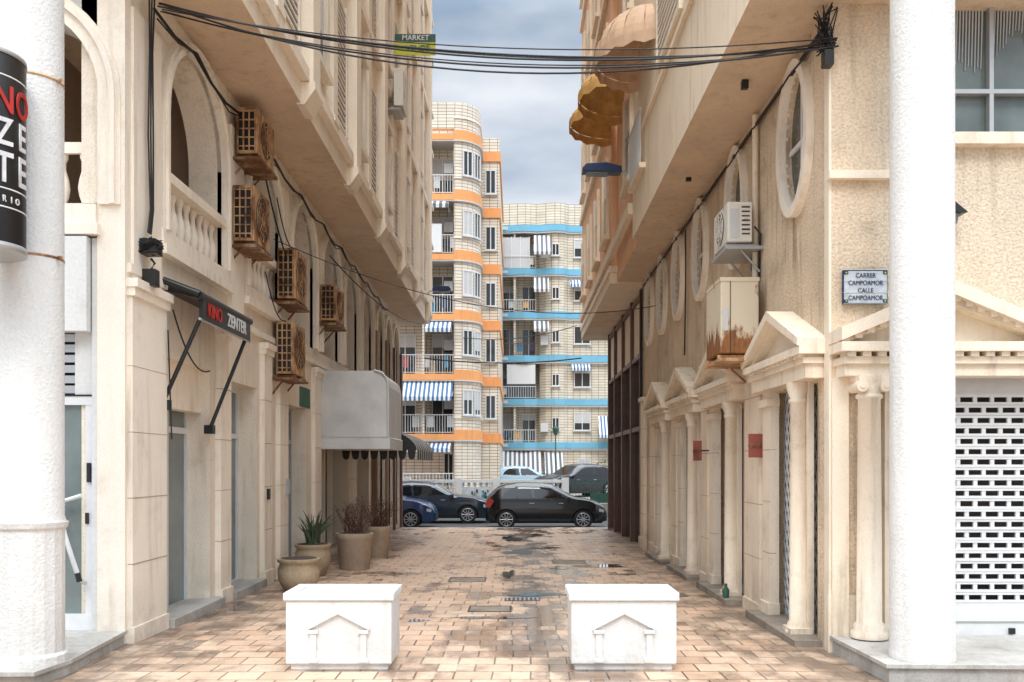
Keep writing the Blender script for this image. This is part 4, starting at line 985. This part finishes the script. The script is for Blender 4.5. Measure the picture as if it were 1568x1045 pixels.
for x in (-1.2,2.1):
    mb=MB(); mb.lathe([(.06,-.46),(.06,.35),(.075,.37),(.05,.44)],(x,36.3,0),'ngreen',12); mb.build('bollard')

# ------------------------------------------------------------------ CAMERA
cam=bpy.data.cameras.new('cam'); co=bpy.data.objects.new('camera',cam); COL.objects.link(co); S.camera=co
co.location=(0,0,1.64); co.rotation_euler=(R(90),0,0)
cam.sensor_width=36; cam.lens=36*1400/1568; cam.shift_x=-.0038; cam.shift_y=.121; cam.clip_end=2000; cam.clip_start=.05
# ------------------------------------------------------------------ WORLD (overcast)
w=bpy.data.worlds.new('World'); S.world=w; w.use_nodes=True; nt=w.node_tree; nt.nodes.clear()
out=N(nt,'ShaderNodeOutputWorld'); b1=N(nt,'ShaderNodeBackground'); b2=N(nt,'ShaderNodeBackground'); mx=N(nt,'ShaderNodeMixShader')
EL,AZ=52,184
sky=N(nt,'ShaderNodeTexSky'); sky.sky_type='NISHITA'; sky.sun_disc=False; sky.sun_elevation=R(EL); sky.sun_rotation=R(AZ); nt.links.new(sky.outputs[0],b1.inputs[0]); b1.inputs[1].default_value=.12
tc=N(nt,'ShaderNodeTexCoord'); mp=N(nt,'ShaderNodeMapping'); mp.inputs['Scale'].default_value=(1,1,2.8); mp.inputs['Location'].default_value=(.35,.1,.62); nt.links.new(tc.outputs['Generated'],mp.inputs['Vector'])
n1=noise(nt,mp.outputs[0],2.6,5,.5)
cc=ramp(nt,n1,.36,.62,(.34,.44,.57,1),(.93,.96,1.0,1))
sp=N(nt,'ShaderNodeSeparateXYZ'); nt.links.new(tc.outputs['Generated'],sp.inputs[0])
mr=N(nt,'ShaderNodeMapRange'); mr.inputs[1].default_value=.44; mr.inputs[2].default_value=1; mr.inputs[3].default_value=1.05; mr.inputs[4].default_value=8.0; nt.links.new(sp.outputs[2],mr.inputs[0])
mr2=N(nt,'ShaderNodeMapRange'); mr2.inputs[1].default_value=.2; mr2.inputs[2].default_value=-.8; mr2.inputs[3].default_value=1; mr2.inputs[4].default_value=1.6; nt.links.new(sp.outputs[1],mr2.inputs[0])
mu=N(nt,'ShaderNodeMath',operation='MULTIPLY'); nt.links.new(mr.outputs[0],mu.inputs[0]); nt.links.new(mr2.outputs[0],mu.inputs[1])
nt.links.new(cc,b2.inputs[0]); nt.links.new(mu.outputs[0],b2.inputs[1])
mx.inputs[0].default_value=.85; nt.links.new(b1.outputs[0],mx.inputs[1]); nt.links.new(b2.outputs[0],mx.inputs[2]); nt.links.new(mx.outputs[0],out.inputs[0])
sl=bpy.data.lights.new('sun','SUN'); sl.energy=1.1; sl.angle=R(16); sl.color=(1,.95,.87); so=bpy.data.objects.new('sun',sl); COL.objects.link(so)
az=R(AZ)
dirv=Vector((math.sin(az)*math.cos(R(EL)),math.cos(az)*math.cos(R(EL)),math.sin(R(EL))))
so.rotation_euler=dirv.to_track_quat('Z','Y').to_euler(); so.location=(0,0,30)
S.view_settings.view_transform='Standard'; S.view_settings.look='None'; S.view_settings.exposure=0
